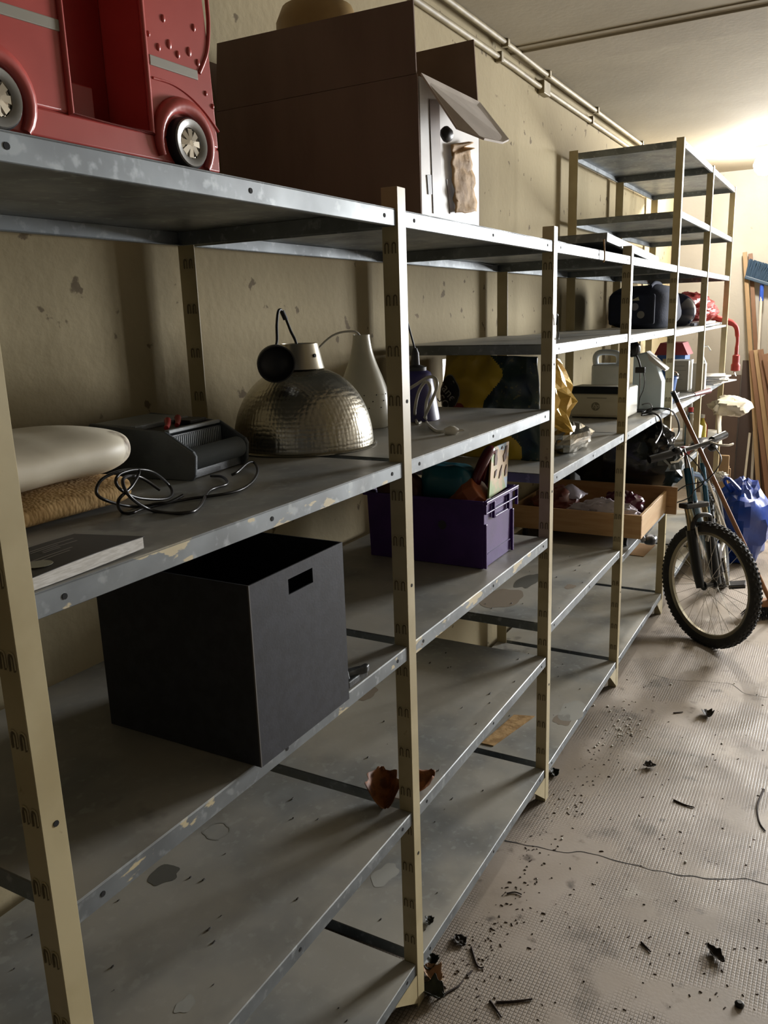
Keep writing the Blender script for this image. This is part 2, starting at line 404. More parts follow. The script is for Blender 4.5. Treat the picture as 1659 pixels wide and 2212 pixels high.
# ------------------------------------------------------------------ ceiling lamp
m_opal = M('lit_opal_glass', '#fff9f0', .3, emit=1.0)
m_opal.node_tree.nodes['Principled BSDF'].inputs['Emission Strength'].default_value = LAMP_POWER
lr = thing('ceiling_lamp', 'glaring round white lamp on the ceiling above the far end of the shelves', 'lamp', (LAMP.x, LAMP.y, ZC))
B().lathe([(0, -.08), (.04, -.07), (.07, -.035), (.08, 0), (.07, .035), (.045, .065), (.04, .075)], LAMP, 24).done('globe', m_opal, lr, smooth=60)
B().lathe([(.05, .07), (.05, .10), (.075, .105), (.075, ZC-LAMP.z)], LAMP, 24).done('lamp_base', M('lamp_base_white', '#d8d4cc', .4), lr, smooth=40)

#==OBJECTS==
def text_mesh(txt, size, mat, parent, T, ext=.0003, name='lettering', shear=0.):
    cu = bpy.data.curves.new('t', 'FONT'); cu.body = txt; cu.size = size; cu.extrude = ext; cu.align_x = 'CENTER'; cu.align_y = 'CENTER'; cu.shear = shear
    ob = bpy.data.objects.new('t', cu); COL.objects.link(ob)
    dg = bpy.context.evaluated_depsgraph_get(); me = bpy.data.meshes.new_from_object(ob.evaluated_get(dg))
    bpy.data.objects.remove(ob); bpy.data.curves.remove(cu)
    me.transform(T); me.materials.clear(); me.materials.append(mat); me.name = name
    o = bpy.data.objects.new(name, me); COL.objects.link(o)
    if parent: adopt(o, parent)
    return o
# ------------------------------------------------------------------ toy bus on the top shelf
ZT = 1.9572
m_red = M('red_toy_plastic', '#b8504a', .33, col2='#a8443f', nscale=5, spec=.5, coat=.2)
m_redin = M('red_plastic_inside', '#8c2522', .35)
m_greystripe = M('grey_stripe_print', '#8f8a7c', .5)
m_tyre = M('black_rubber', '#16161a', .55, col2='#202024', nscale=30)
m_chrome = M('chrome', '#d9d6cf', .12, 1.)
m_silverpaint = M('silver_plastic', '#9a9a98', .3, .7)
bus = thing('toy_bus', 'large red plastic toy bus with chrome wheels on the top shelf', 'toy', (.80, .10, ZT))
yb, yd = .030, .175; zb = ZT+.006; zr = 2.29; bx0, bx1 = .46, 1.045
b = B()
b.box(bx0, bx1, yb, yd, zb, 1.997)                       # skirt
b.box(bx0, .768, yb, yd, 1.997, zr)                      # left of the door
pr = [(.905, 1.997), (bx1, 1.997), (bx1-.006, 2.12), (bx1-.014, 2.22), (bx1-.03, 2.27), (bx1-.06, zr), (.905, zr)]
b.prism([(x, yb, z) for x, z in pr], (0, yd-yb, 0))
b.box(.768, .905, yb, yd, 2.235, zr)                     # above the door
b.done('body', m_red, bus, bevel=.003, smooth=35)
b = B(); b.box(.7685, .9045, yb+.075, yb+.08, 1.9975, 2.2345)
b.box(.7685, .9045, yb+.02, yb+.075, 1.9975, 2.001).box(.79, .85, yb+.045, yb+.074, 2.001, 2.05)
b.done('door_recess', m_redin, bus, bevel=.002)
B().tube([(.768, yb-.001, 1.997), (.905, yb-.001, 1.997), (.905, yb-.001, 2.235), (.768, yb-.001, 2.235)], .0045, 8, closed=True).done('door_frame', m_red, bus, smooth=60)
rim = [U(440, -60, 'y', yb), U(447, 10, 'y', yb), U(450, 60, 'y', yb), U(446, 115, 'y', yb), U(430, 158, 'y', yb)]
B().tube(spline(rim, 6), .003, 8).done('window_rim', m_red, bus, smooth=60)
def on_bus(px, py): p = U(px, py, 'y', yb); return (p.x, yb-.0015, p.z)
for (a, c) in (((322, 128), (426, 163)), ((-40, 5), (131, 57))):
    p, q = on_bus(*a), on_bus(*c)
    B().hexa([(p[0], yb-.0015, p[2]-.0065), (q[0], yb-.0015, q[2]-.0065), (q[0], yb+.002, q[2]-.0065), (p[0], yb+.002, p[2]-.0065),
              (p[0], yb-.0015, p[2]+.0065), (q[0], yb-.0015, q[2]+.0065), (q[0], yb+.002, q[2]+.0065), (p[0], yb+.002, p[2]+.0065)]).done('grey_stripe', m_greystripe, bus, bevel=.001)
for (px, py, r) in ((342, 102, .004), (365, 96, .005), (384, 118, .004), (408, 112, .005), (427, 136, .004), (320, 73, .003), (444, 202, .003), (459, 230, .003), (418, 60, .004), (352, 40, .004)):
    p = on_bus(px, py); B().blob((p[0], yb, p[2]), (r, .0025, r*1.3), 1, 0, nu=12, nv=8).done('embossed_bump', m_red, bus, smooth=60)
B().tube(spline([U(x, y, 'y', yb) for x, y in ((330, 168), (372, 182), (410, 208), (445, 245), (472, 285))], 6), .002, 6).done('fender_line', m_red, bus, smooth=60)
for wx in (.968, .655):
    wz = ZT+.0355; arc = [(wx+.052*math.cos(a), yb-.002, wz+.050*math.sin(a)) for a in [(-35+i*12)*PI/180 for i in range(21)]]
    b = B(); b.tube(arc, [.006+.006*math.sin(PI*i/20) for i in range(21)], 8); b.done('wheel_arch', m_red, bus, smooth=60)
    R = Matrix.Rotation(PI/2, 3, 'X')       # lathe axis z -> -y
    wh = B().lathe([(0, .006), (.020, .006), (.022, .0105), (.030, .012), (.0345, .008), (.0355, 0), (.0345, -.012), (.02, -.014), (0, -.014)], (wx, yb-.004, wz), 32, R).done('wheel', m_tyre, bus, smooth=50)
    B().lathe([(.0205, .0095), (.024, .0122), (.031, .0128), (.0325, .0105), (.024, .0095)], (wx, yb-.004, wz), 32, R, closed=True).done('tyre_band', m_silverpaint, wh, smooth=60)
    b = B()
    b.lathe([(0, .0105), (.004, .0105), (.005, .008), (.0195, .0065), (.021, .0095), (.0205, .006), (0, .006)], (wx, yb-.004, wz), 24, R)
    for k in range(8):
        a = k*PI/4; ca, sa = math.cos(a), math.sin(a); nx, nz_ = -sa*.0028, ca*.0028
        b.prism([(wx+ca*.004+nx, yb-.0145, wz+sa*.004+nz_), (wx+ca*.019+nx*1.6, yb-.013, wz+sa*.019+nz_*1.6), (wx+ca*.019-nx*1.6, yb-.013, wz+sa*.019-nz_*1.6), (wx+ca*.004-nx, yb-.0145, wz+sa*.004-nz_)], (0, .004, 0))
    b.done('hubcap', m_chrome, wh, smooth=30)

# ------------------------------------------------------------------ open cardboard box on the top shelf
m_card = M('brown_cardboard', '#8a786c', .85, col2='#7d6b60', nscale=6, bump=.15, bscale=120, spec=.15, stretch=(1, 1, .3))
m_cardin = M('cardboard_inside', '#8d7768', .85, col2='#806b5c', nscale=6, spec=.15)
m_whitecard = M('white_printed_card', '#e0dcd6', .5, col2='#d0ccc6', nscale=9)
m_tape = M('brown_tape', '#6a5648', .35)
m_kraft = M('crumpled_kraft', '#b5925f', .75, col2='#93713f', nscale=22, lo=.4, hi=.6, bump=.6, bscale=45)
m_flapgrey = M('pale_flap_inside', '#cfc4b8', .8, col2='#c0b5a9', nscale=12)
box = thing('cardboard_box', 'big brown cardboard box with raised flaps beside the red toy bus', 'box', (1.85, .28, ZT))
x0, x1, y0, y1, z0, z1, zf = 1.684, 2.02, .012, .555, ZT+.0005, 2.236, 2.378; t = .004
B().hexa([(x0+.006, y0, z0), (x0+.006+t, y0, z0), (x0+.006+t, y1, z0), (x0+.006, y1, z0), (x0, y0, z1), (x0+t, y0, z1), (x0+t, y1, z1), (x0, y1, z1)]).done('side_panel', m_card, box)
B().box(x1-t, x1, y0, y1, z0, z1).done('side_panel', m_card, box)
B().box(x0+.011, x1-t-.0005, y0, y0+t, z0, z1-.002).done('front_panel', m_whitecard, box)
B().box(x0+.011, x1-t-.0005, y1-t, y1, z0, z1).done('back_panel', m_card, box)
B().box(x0+.011, x1-t-.0005, y0+t+.0005, y1-t-.0005, z0, z0+.004).done('bottom_panel', m_card, box)
B().prism([(x0, y0+.002, z1+.001), (x0, y1, z1+.001), (x0-.004, y1-.02, zf+.004), (x0-.004, y0+.004, zf-.003)], (t, 0, 0)).done('flap', m_card, box)
B().prism([(x1-t, y0+.002, z1+.001), (x1-t, y1, z1+.001), (x1, y1-.02, zf), (x1, y0+.014, zf+.008)], (t, 0, 0)).done('flap', m_cardin, box)
B().prism([(x0+.01, y1-t, z1), (x1-.01, y1-t, z1), (x1-.01, y1+.03, zf-.02), (x0+.01, y1+.03, zf-.02)], (0, t, 0)).done('flap', m_card, box)
fl = [Vector((x0+.012, y0-.002, z1)), Vector((x1-.006, y0-.002, z1+.004)), U(1098, 305, 'y', -.105), U(1085, 311, 'y', -.108), U(1045, 303, 'y', -.108), U(985, 279, 'y', -.062)]
flp = B().prism(fl, (0, -.002, .004)).done('front_flap', m_flapgrey, box)
# punched hand-hold tongue in the front flap
c = (fl[1]*.36+fl[2]*.42+fl[4]*.22); ex = (fl[2]-fl[1]).normalized(); ey = (fl[5]-fl[1]).normalized(); nn = ex.cross(ey).normalized()
if nn.z < 0: nn = -nn
ey = nn.cross(ex).normalized()
if ey.x > 0: ey = -ey
b = B(); pts = []
for k in range(20):
    a = 2*PI*k/20; pts.append(c+ex*(math.copysign(abs(math.cos(a))**.7, math.cos(a))*.060)+ey*(math.sin(a)*.024)-nn*.0035)
b.prism(pts, nn*-.002); b.done('hand_hole_tongue', M('tongue_card', '#8d8379', .8), flp)
def on_box(px, py, off=.001): p = U(px, py, 'y', y0-off); return p
for nm, pts, mt in (('tape_strip', ((927, 215), (948, 215), (955, 463), (936, 461)), m_tape), ('tape_strip', ((964, 387), (974, 388), (982, 462), (972, 462)), m_tape),
                    ('dark_sticker', ((922, 378), (931, 378), (933, 420), (925, 420)), M('grey_sticker', '#8a8a90', .5)), ):
    B().prism([on_box(*p) for p in pts], (0, -.001, 0)).done(nm, mt, box)
b = B(); NX, NZ = 9, 26
A_ = [on_box(*p, .006) for p in ((972, 330), (1014, 325), (1028, 458), (980, 460))]
def kf(u, v):
    p = (A_[0]*(1-u)+A_[1]*u)*(1-v)+(A_[3]*(1-u)+A_[2]*u)*v
    return p+Vector((noise.noise(p*40)*.006, -.010*abs(noise.noise(p*25+Vector((2, 0, 0))))-.004*abs(noise.noise(p*70)), noise.noise(p*31)*.004))
b.grid(kf, NX, NZ); b.done('torn_kraft_patch', m_kraft, box, smooth=25, solid=.0012)
b = B(); A2 = [on_box(*p, .010) for p in ((974, 312), (1012, 306), (1016, 322), (976, 338))]
b.grid(lambda u, v: (A2[0]*(1-u)+A2[1]*u)*(1-v)+(A2[3]*(1-u)+A2[2]*u)*v+Vector((0, -.012*math.sin(v*PI*2.5)*u, 0)), 8, 12); b.done('torn_kraft_fold', m_kraft, box, smooth=40, solid=.001)
B().blob(U(965, 290, 'y', -.03), (.022, .012, .016), 3, .1, nu=18, nv=12).done('black_handle_knob', M('black_plastic', '#17181a', .4), box, smooth=60)
o = B().lathe([(.001, .245), (.06, .242), (.085, .232), (.10, .20), (.10, .0), (.0, .0)], (1.85, .36, 2.235), 28).done('round_tin', M('tan_tin', '#a08350', .5, col2='#8d7040', nscale=7), None, smooth=50)
tag(o, 'round tan tin lid peeping over the top of the cardboard box', 'tin')

# ------------------------------------------------------------------ middle shelf of the nearest bay
ZL = 1.4322
m_cushion = M('stained_white_vinyl', '#e3dac4', .5, col2='#d0c5ad', nscale=4, col3='#6d5a49', n3=9, lo3=.60, hi3=.70, bump=.1, bscale=30)
b = B()
def cu(u, v):   # rolled cushion: rounded slab lying along X, end towards +X rounded
    th = 2*PI*u; s = v
    x = .615+.505*s; w_ = 1.0 if s < .72 else math.sqrt(max(0, 1-((s-.72)/.28)**2))
    w_ = max(w_, .02)
    p = Vector((x, .425+.155*w_*math.copysign(abs(math.cos(th))**.75, math.cos(th)), 1.525+.046*w_**.7*math.copysign(abs(math.sin(th))**.8, math.sin(th))))
    return p+Vector((0, 0, noise.noise(p*9)*.007))
b.grid(cu, 36, 28, True); o = b.done('cushion', m_cushion, None, smooth=70, sub=1)
tag(o, 'cream vinyl cushion with brown stains lying on a tan blanket', 'cushion')
m_burlap = M('tan_weave', '#b3925e', .9, col2='#a07e4b', nscale=30, bump=.0)
nt = m_burlap.node_tree; N_, L_ = nt.nodes, nt.links
tc = N_.new('ShaderNodeTexCoord'); vo = N_.new('ShaderNodeTexVoronoi'); vo.inputs['Scale'].default_value = 170; mp = N_.new('ShaderNodeMapping'); mp.inputs['Scale'].default_value = (1, 1, .55)
L_.new(tc.outputs['Object'], mp.inputs[0]); L_.new(mp.outputs[0], vo.inputs['Vector'])
bp = N_.new('ShaderNodeBump'); bp.inputs['Strength'].default_value = .5; bp.inputs['Distance'].default_value = .002; bp.invert = True
L_.new(vo.outputs['Distance'], bp.inputs['Height']); L_.new(bp.outputs[0], N_['Principled BSDF'].inputs['Normal'])
b = B()
def bl(u, v):
    th = 2*PI*u; s = v; x = .612+.468*s; w_ = 1. if s < .8 else math.sqrt(max(.0006, 1-((s-.8)/.2)**2))
    p = Vector((x, .417+.163*w_*math.copysign(abs(math.cos(th))**.5, math.cos(th)), 1.457+.0225*math.copysign(abs(math.sin(th))**.5, math.sin(th))*max(w_, .3)))
    q = noise.noise(p*7)*.008
    return p+Vector((0, 0, q if p.z > 1.455 else 0))
b.grid(bl, 36, 26, True); o = b.done('folded_blanket', m_burlap, None, smooth=60, sub=1)
tag(o, 'tan woven folded blanket under the stained cream cushion', 'blanket')
# manual
bk = thing('book', 'worn black paperback manual lying at the shelf edge by the first post', 'book', (.70, .06, ZL))
q = [Vector((.612, .010)), Vector((.802, .014)), Vector((.772, .122)), Vector((.60, .118))]
b = B(); n = 12
def page(u, v, z):
    p = (q[0]*(1-u)+q[1]*u)*(1-v)+(q[3]*(1-u)+q[2]*u)*v
    return Vector((p.x, p.y, z))
def blk(z0f, z1f, ins):
    b = B(); vs = []; fs = []; n = 14
    for i in range(n):
        u = ins+(1-2*ins)*i/(n-1)
        for v, zz in ((ins, z0f(u)), (1-ins, z0f(u)), (1-ins, z1f(u)), (ins, z1f(u))): vs.append(page(u, v, zz))
    for i in range(n-1):
        for k in range(4): fs.append((4*i+k, 4*i+(k+1) % 4, 4*i+4+(k+1) % 4, 4*i+4+k))
    fs += [(0, 1, 2, 3), tuple(range(4*n-4, 4*n))]
    return b._add(vs, fs)
lift = lambda u: ZL+.0008+.004*(u**2)
blk(lift, lambda u: lift(u)+.0155+.003*math.sin(PI*u), .01).done('pages', M('paper_edge', '#cfccc6', .8, col2='#bab6ae', nscale=60, stretch=(1, 1, 9)), bk)
cov = blk(lambda u: lift(u)+.0160+.003*math.sin(PI*u), lambda u: lift(u)+.0168+.003*math.sin(PI*u), 0.).done('cover', M('black_cover', '#3a3836', .6, col2='#454240', nscale=8), bk)
m_print = M('pale_print', '#8b8781', .7); zc = lambda u: lift(u)+.0172+.003*math.sin(PI*u)
for (u0, u1, v) in ((.42, .86, .80), (.40, .66, .73), (.47, .80, .66), (.44, .60, .60), (.12, .62, .46), (.3, .55, .38)):
    b = B(); b._add([page(u0, v, zc(u0)), page((u0+u1)/2, v, zc((u0+u1)/2)), page(u1, v, zc(u1)), page(u1, v+.03, zc(u1)), page((u0+u1)/2, v+.03, zc((u0+u1)/2)), page(u0, v+.03, zc(u0))], [(0, 1, 4, 5), (1, 2, 3, 4)]); b.done('print_line', m_print, cov)
pc = page(.22, .30, zc(.22)+.0003); B().lathe([(0, 0), (.017, 0), (.017, .0004), (0, .0004)], pc, 20).done('round_emblem', M('emblem_print', '#8c8a78', .7), cov)
# charger
m_chg = M('charcoal_plastic', '#51565a', .42, col2='#474b4f', nscale=20, bump=.1, bscale=300)
m_chgl = M('grey_plastic', '#7d8285', .42, bump=.1, bscale=300)
m_chgd = M('dark_tray_plastic', '#1b1b1d', .5)
chg = thing('battery_charger', 'charcoal plastic battery charger with a ribbed handle and red clamps', 'charger', (1.30, .42, ZL))
T = frame((1.222, .293, ZL+.0006), (.993, .115, 0), (-.115, .993, 0), (0, 0, 1)); Wd, Dp = .205, .27
prof = [(.012, 0), (.004, .012), (.0, .050), (.006, .060), (.070, .098), (Dp-.01, .112), (Dp, .10), (Dp, 0)]
for u0 in (0, Wd-.010):
    b = B(); b.T = T; b.prism([(u0, v, z) for v, z in prof], (.010, 0, 0)); b.done('side_cheek', m_chg, chg, bevel=.003)
b = B(); b.T = T; b.prism([(.0102, v, z) for v, z in ((.066, .002), (.066, .088), (.10, .092), (Dp-.004, .10), (Dp-.004, .002))], (Wd-.0204, 0, 0)); b.box(.0102, Wd-.0102, .02, .066, .002, .022); b.done('housing', m_chg, chg)
b = B(); b.T = T
for i, z in enumerate((0,)):
    b.box(.0102, Wd-.0102, .066, .078, .0925, .1005); b.box(.0102, Wd-.0102, .150, .160, .0955, .1065)
b.done('top_ledge', m_chgl, chg, bevel=.002)
b = B(); b.T = T; b.prism([(.012, .161, .1005), (Wd-.012, .161, .1005), (Wd-.012, Dp-.012, .1045), (.012, Dp-.012, .1045)], (0, 0, .006)); b.done('lid', m_chgl, chg, bevel=.002)
b = B(); b.T = T; b.box(.012, Wd-.012, .079, .149, .0935, .0965); b.done('clamp_tray', m_chgd, chg)
for i in range(26):
    if i == 0:
        b = B(); b.T = T; b.box(.016, .019, .0625, .0658, .030, .086); rib0 = b.done('rib', m_chgl, chg)
    else: share(rib0, 'rib', chg, Matrix.Translation(T.to_3x3() @ Vector((i*.0068, 0, 0))))
b = B(); b.T = T; pts = []; rr = []
n = 150
for i in range(n+1): pts.append((.0105+(Wd-.021)*i/n, .026, .040)); rr.append(.0215+.0017*math.cos(2*PI*i/5))
b.tube(pts, rr, 20); b.done('ribbed_handle', m_chgl, chg, smooth=70)
m_redclamp = M('red_clamp', '#9e2a28', .35)
for (u0, v0) in ((.060, .105), (.105, .112)):
    b = B(); b.T = T; b.tube([(u0-.022, v0-.012, .101), (u0, v0, .105), (u0+.016, v0+.012, .112)], [.005, .006, .0075], 8); b.done('clamp', m_redclamp, chg, smooth=60)
b = B(); b.T = T; b.box(.125, .185, .095, .140, .097, .106); b.done('clamp_block', m_chgd, chg, bevel=.002)
# its cable
def zt(px, py, dz=0.): p = U(px, py, 'z', ZL+.0035+dz); return p
def zv(px, py, y): p = U(px, py, 'y', y); p.z = max(p.z, ZL+.0035); return p
pts = [zt(395, 1070, .012), zt(365, 1085, .006), zt(340, 1088, .006), zt(285, 1094), zv(232, 1082, .215), zv(208, 1064, .222), zv(222, 1034, .225), zv(270, 1016, .225), zv(325, 1018, .23), zt(362, 1045, .012), zt(372, 1066), zt(355, 1078, .003), zv(300, 1076, .20),
       zv(264, 1060, .195), zv(250, 1040, .20), zv(262, 1022, .205), zv(300, 1016, .21), zv(285, 1050, .185), zv(256, 1080, .178), zt(262, 1105), zt(285, 1108), zt(312, 1098), zt(400, 1079), zt(500, 1064), zt(540, 1045), zt(556, 1020), zt(550, 1000, .005), zt(535, 1000, .01), zt(512, 1020, .004), zt(500, 1026)]
o = B().tube(spline(pts, 6), .0028, 7).done('power_cable', M('black_cable', '#141314', .35), None, smooth=60)
tag(o, 'black power cable in loose loops in front of the battery charger', 'cable')
pts = [zv(345, 1058, .205), zv(300, 1030, .215), zv(266, 1035, .19), zv(280, 1072, .17), zt(330, 1103), zt(400, 1108), zt(430, 1095), zt(452, 1060), zt(490, 1045), zt(480, 1030), zt(455, 1028)]
o = B().tube(spline(pts, 6), .003, 7).done('charger_lead', M('grey_black_cable', '#2a2829', .3), None, smooth=60)
tag(o, 'glossy dark lead curling from the charger towards the shelf edge', 'cable')
# hammered dome lamp
m_alu = M('hammered_aluminium', '#b9b4a6', .27, 1., col2='#a49f92', nscale=6)
nt = m_alu.node_tree; N_, L_ = nt.nodes, nt.links; tc = N_.new('ShaderNodeTexCoord'); vo = N_.new('ShaderNodeTexVoronoi'); vo.inputs['Scale'].default_value = 95; vo.inputs['Randomness'].default_value = .25
L_.new(tc.outputs['Object'], vo.inputs['Vector']); bp = N_.new('ShaderNodeBump'); bp.inputs['Strength'].default_value = .35; bp.inputs['Distance'].default_value = .003; bp.invert = True
L_.new(vo.outputs['Distance'], bp.inputs['Height']); L_.new(bp.outputs[0], N_['Principled BSDF'].inputs['Normal'])
m_alus = M('smooth_aluminium', '#b5b0a3', .3, 1.)
LC = Vector((1.690, .354, ZL+.001)); R0 = .176
dl = thing('pendant_lamp', 'big hammered aluminium dome lamp shade beside the battery charger', 'lamp', LC)
prof = []
for i in range(25):
    a = i/24*PI/2*.90; prof.append((R0*math.cos(a)**.82, .006+.188*math.sin(a)/math.sin(PI/2*.90)))
prof = [(R0+.006, 0), (R0+.008, .003), (R0+.003, .006)]+[(r-.001, z) for r, z in prof]+[(.0555, .1955)]
inner = [(r-.0025, z-.002) for r, z in reversed(prof[3:])]
B().lathe(prof+inner+[(R0-.002, .001)], LC, 72, closed=True).done('shade', m_alu, dl, smooth=50)
B().lathe([(.060, .192), (.058, .198), (.046, .252), (.043, .253), (.0425, .25), (.055, .192)], LC, 40, closed=True).done('neck', m_alus, dl, smooth=40)
B().lathe([(0, 0), (.0045, 0), (.0045, .003), (0, .003)], LC+Vector((-.012, -.0515, .224)), 12, Matrix.Rotation(PI/2, 3, 'X')).done('screw_hole', m_hole, dl)
cup = U(597, 787, 'x', 1.535); m_blk = M('matt_black_plastic', '#1d1d1f', .5, col2='#26262a', nscale=20)
vd = (CAM-cup).normalized(); axis = (vd+Vector((.25, 0, -.25))).normalized(); ex = axis.orthogonal().normalized(); ey = axis.cross(ex)
cm = Matrix(((ex.x, ey.x, axis.x), (ex.y, ey.y, axis.y), (ex.z, ey.z, axis.z)))
b = B().lathe([(.0, -.042), (.018, -.041), (.034, -.032), (.0425, -.014), (.044, .0), (.041, .0), (.039, -.014), (.030, -.028), (.0, -.034)], cup, 32, cm); b.done('ceiling_rose', m_blk, dl, smooth=50)
pts = [cup-axis*.035+Vector((0, .0, .02)), U(598, 740, 'x', 1.60), U(598, 700, 'x', 1.63), U(602, 671, 'x', 1.66), U(612, 676, 'x', 1.68), U(628, 715, 'x', 1.69), U(640, 742, 'x', 1.692), LC+Vector((0, .0, .20))]
B().tube(spline(pts, 6), .0035, 8).done('cord', m_blk, dl, smooth=60)
B().tube([U(609, 672, 'x', 1.678), U(617, 690, 'x', 1.684)], .0062, 8).done('cord_grip', m_blk, dl, smooth=60)
# white bottle shaped pendant lamp
VC = Vector((2.055, .392, ZL+.001)); m_wh = M('white_enamel', '#bdb9a8', .3, col2='#b0ac9b', nscale=5)
vl = thing('pendant_lamp', 'white bottle-shaped pendant lamp behind the hammered dome', 'lamp', VC)
vp = [(.072, 0), (.078, .02), (.079, .06), (.072, .10), (.058, .14), (.042, .18), (.031, .215), (.025, .25), (.0245, .262)]
pf = spline([(r, 0, z) for r, z in vp], 4); pf = [(p.x, p.z) for p in pf]
B().lathe(pf+[(r-.002, z) for r, z in reversed(pf)], VC, 40, closed=True).done('shade', m_wh, vl, smooth=50)
b = B()
for k in range(14):
    a = -2.9+k*.16; z = .06+.018*(k % 3); r = .0795-.0008*(k % 3)*2
    b.blob(VC+Vector((math.cos(a)*r, math.sin(a)*r, z)), (.0018, .0018, .0018), 0, 0, nu=6, nv=5)
b.done('perforations', m_hole, vl)
cpts = [VC+Vector((0, 0, .25)), VC+Vector((-.02, .01, .272)), VC+Vector((-.06, .06, .262)), VC+Vector((-.10, .11, .20)), VC+Vector((-.115, .13, .12)), VC+Vector((-.11, .12, .02))]
B().tube(spline(cpts, 6), .003, 7).done('cord', M('white_cord', '#b5b1a6', .45), vl, smooth=60)
# purple-blue pendant lamp with white flex and plug
PC = Vector((2.245, .318, ZL+.001)); m_pur = M('violet_enamel', '#332d63', .4, col2='#2b2656', nscale=5)
pl = thing('pendant_lamp', 'violet blue cup-shaped pendant lamp just past the second post', 'lamp', PC)
pf = [(.072, 0), (.071, .01), (.052, .125), (.046, .142), (.030, .150)]
B().lathe(pf+[(r-.002, z-.001) for r, z in reversed(pf)], PC, 36, closed=True).done('shade', m_pur, pl, smooth=50)
B().lathe([(.034, .146), (.034, .158), (.014, .165), (.012, .20), (.006, .215), (.0, .215)], PC, 20).done('lamp_cap', m_blk, pl, smooth=40)
B().tube(spline([PC+Vector((0, 0, .21)), PC+Vector((-.012, .005, .25)), PC+Vector((-.03, .02, .33)), PC+Vector((-.05, .03, .36))], 6), .003, 7).done('cord', m_blk, pl, smooth=60)
m_flex = M('clear_white_flex', '#b9b4a8', .3, col2='#a8a398', nscale=20)
fx = thing('power_flex', 'translucent white flex with a two-pin plug lying by the violet lamp', 'cable', U(930, 920, 'z', ZL))
def xp(px, py, x): return U(px, py, 'x', x)
pts = [xp(880, 842, 2.08), xp(900, 830, 2.08), xp(925, 815, 2.07), xp(941, 818, 2.06), xp(944, 835, 2.05), xp(935, 860, 2.05), xp(922, 890, 2.06), zt(915, 905), zt(903, 915), zt(897, 900, .01), xp(897, 880, 2.09), xp(905, 845, 2.09), xp(920, 825, 2.08), xp(930, 840, 2.07), xp(921, 870, 2.07), zt(920, 908), zt(930, 922), zt(945, 932), zt(962, 932)]
B().tube(spline(pts, 6), .0045, 8).done('flex', m_flex, fx, smooth=60)
pa, pb_ = zt(960, 932, .006), zt(990, 930, .006)
B().tube([pa, pa*.6+pb_*.4, pa*.3+pb_*.7, pb_], [.008, .014, .013, .006], 10).done('plug_body', M('white_plug', '#c7c3b8', .4), fx, smooth=40)
dd = (pb_-pa).normalized(); sd = Vector((-dd.y, dd.x, 0))
for s_ in (-.0095, .0095): B().cyl(pb_+sd*s_*.6-dd*.006, pb_+sd*s_*.6+dd*.014, .002, 8).done('plug_pin', m_chrome, fx, smooth=50)

# ------------------------------------------------------------------ black box on the shelf below
ZB = 1.0002
m_bbox = M('black_paperboard', '#2c2d31', .62, col2='#33343a', nscale=40, bump=.05, bscale=250, spec=.3)
bb = thing('storage_box', 'open black cardboard storage box with a slot handle on the lower shelf', 'box', (1.13, .16, ZB))
x0, x1, y0, y1, z1 = .985, 1.272, -.014, .345, 1.327; t = .003; fl_ = .004
hx0, hx1 = U(622, 1250, 'y', y0).x, U(676, 1250, 'y', y0).x; hz0, hz1 = U(624, 1285, 'y', y0).z, U(622, 1252, 'y', y0).z
b = B(); z0 = ZB+.0008
b.box(x0, hx0, y0, y0+t, z0, z1).box(hx1, x1, y0, y0+t, z0, z1).box(hx0, hx1, y0, y0+t, z0, hz0).box(hx0, hx1, y0, y0+t, hz1, z1)
bmesh.ops.remove_doubles(b.bm, verts=b.bm.verts, dist=1e-5)
b.done('front_panel', m_bbox, bb)
B().box(x0, x0+t, y0+t, y1, z0, z1).done('side_panel', m_bbox, bb); B().box(x1-t, x1, y0+t, y1, z0, z1).done('side_panel', m_bbox, bb)
B().box(x0+t, x1-t, y1-t, y1, z0, z1).done('back_panel', m_bbox, bb); B().box(x0+t, x1-t, y0+t, y1-t, z0, z0+t).done('bottom_panel', m_bbox, bb)
B().box(x0-.0008, x0+.0015, y0-.0008, y0+.002, z0+.001, z1+.0005).done('corner_edge', M('worn_edge', '#5a5652', .7), bb)
# pliers / clamp beside it
m_iron = M('dark_cast_iron', '#3f4142', .42, .7, col2='#55585a', nscale=25, bump=.3, bscale=90)
pln = thing('pipe_wrench', 'small dark iron pliers jaw lying beside the black box at the shelf edge', 'tool', (1.345, .02, ZB))
for (dy, dz, a) in ((0, .004, .25), (.022, .016, -.15)):
    T = Matrix.Translation((1.30, .012+dy, ZB+dz)) @ Matrix.Rotation(a-.2, 4, 'Z')
    b = B(); b.T = T; b.prism([(0, -.008, 0), (.045, -.010, 0), (.072, -.014, 0), (.085, -.006, 0), (.080, .004, 0), (.066, .001, 0), (.05, .006, 0), (0, .010, 0)], (0, 0, .016)); b.done('jaw', m_iron, pln, bevel=.003)
B().cyl((1.315, .016, ZB+.001), (1.315, .024, ZB+.034), .009, 12).done('pivot', m_iron, pln, bevel=.002)
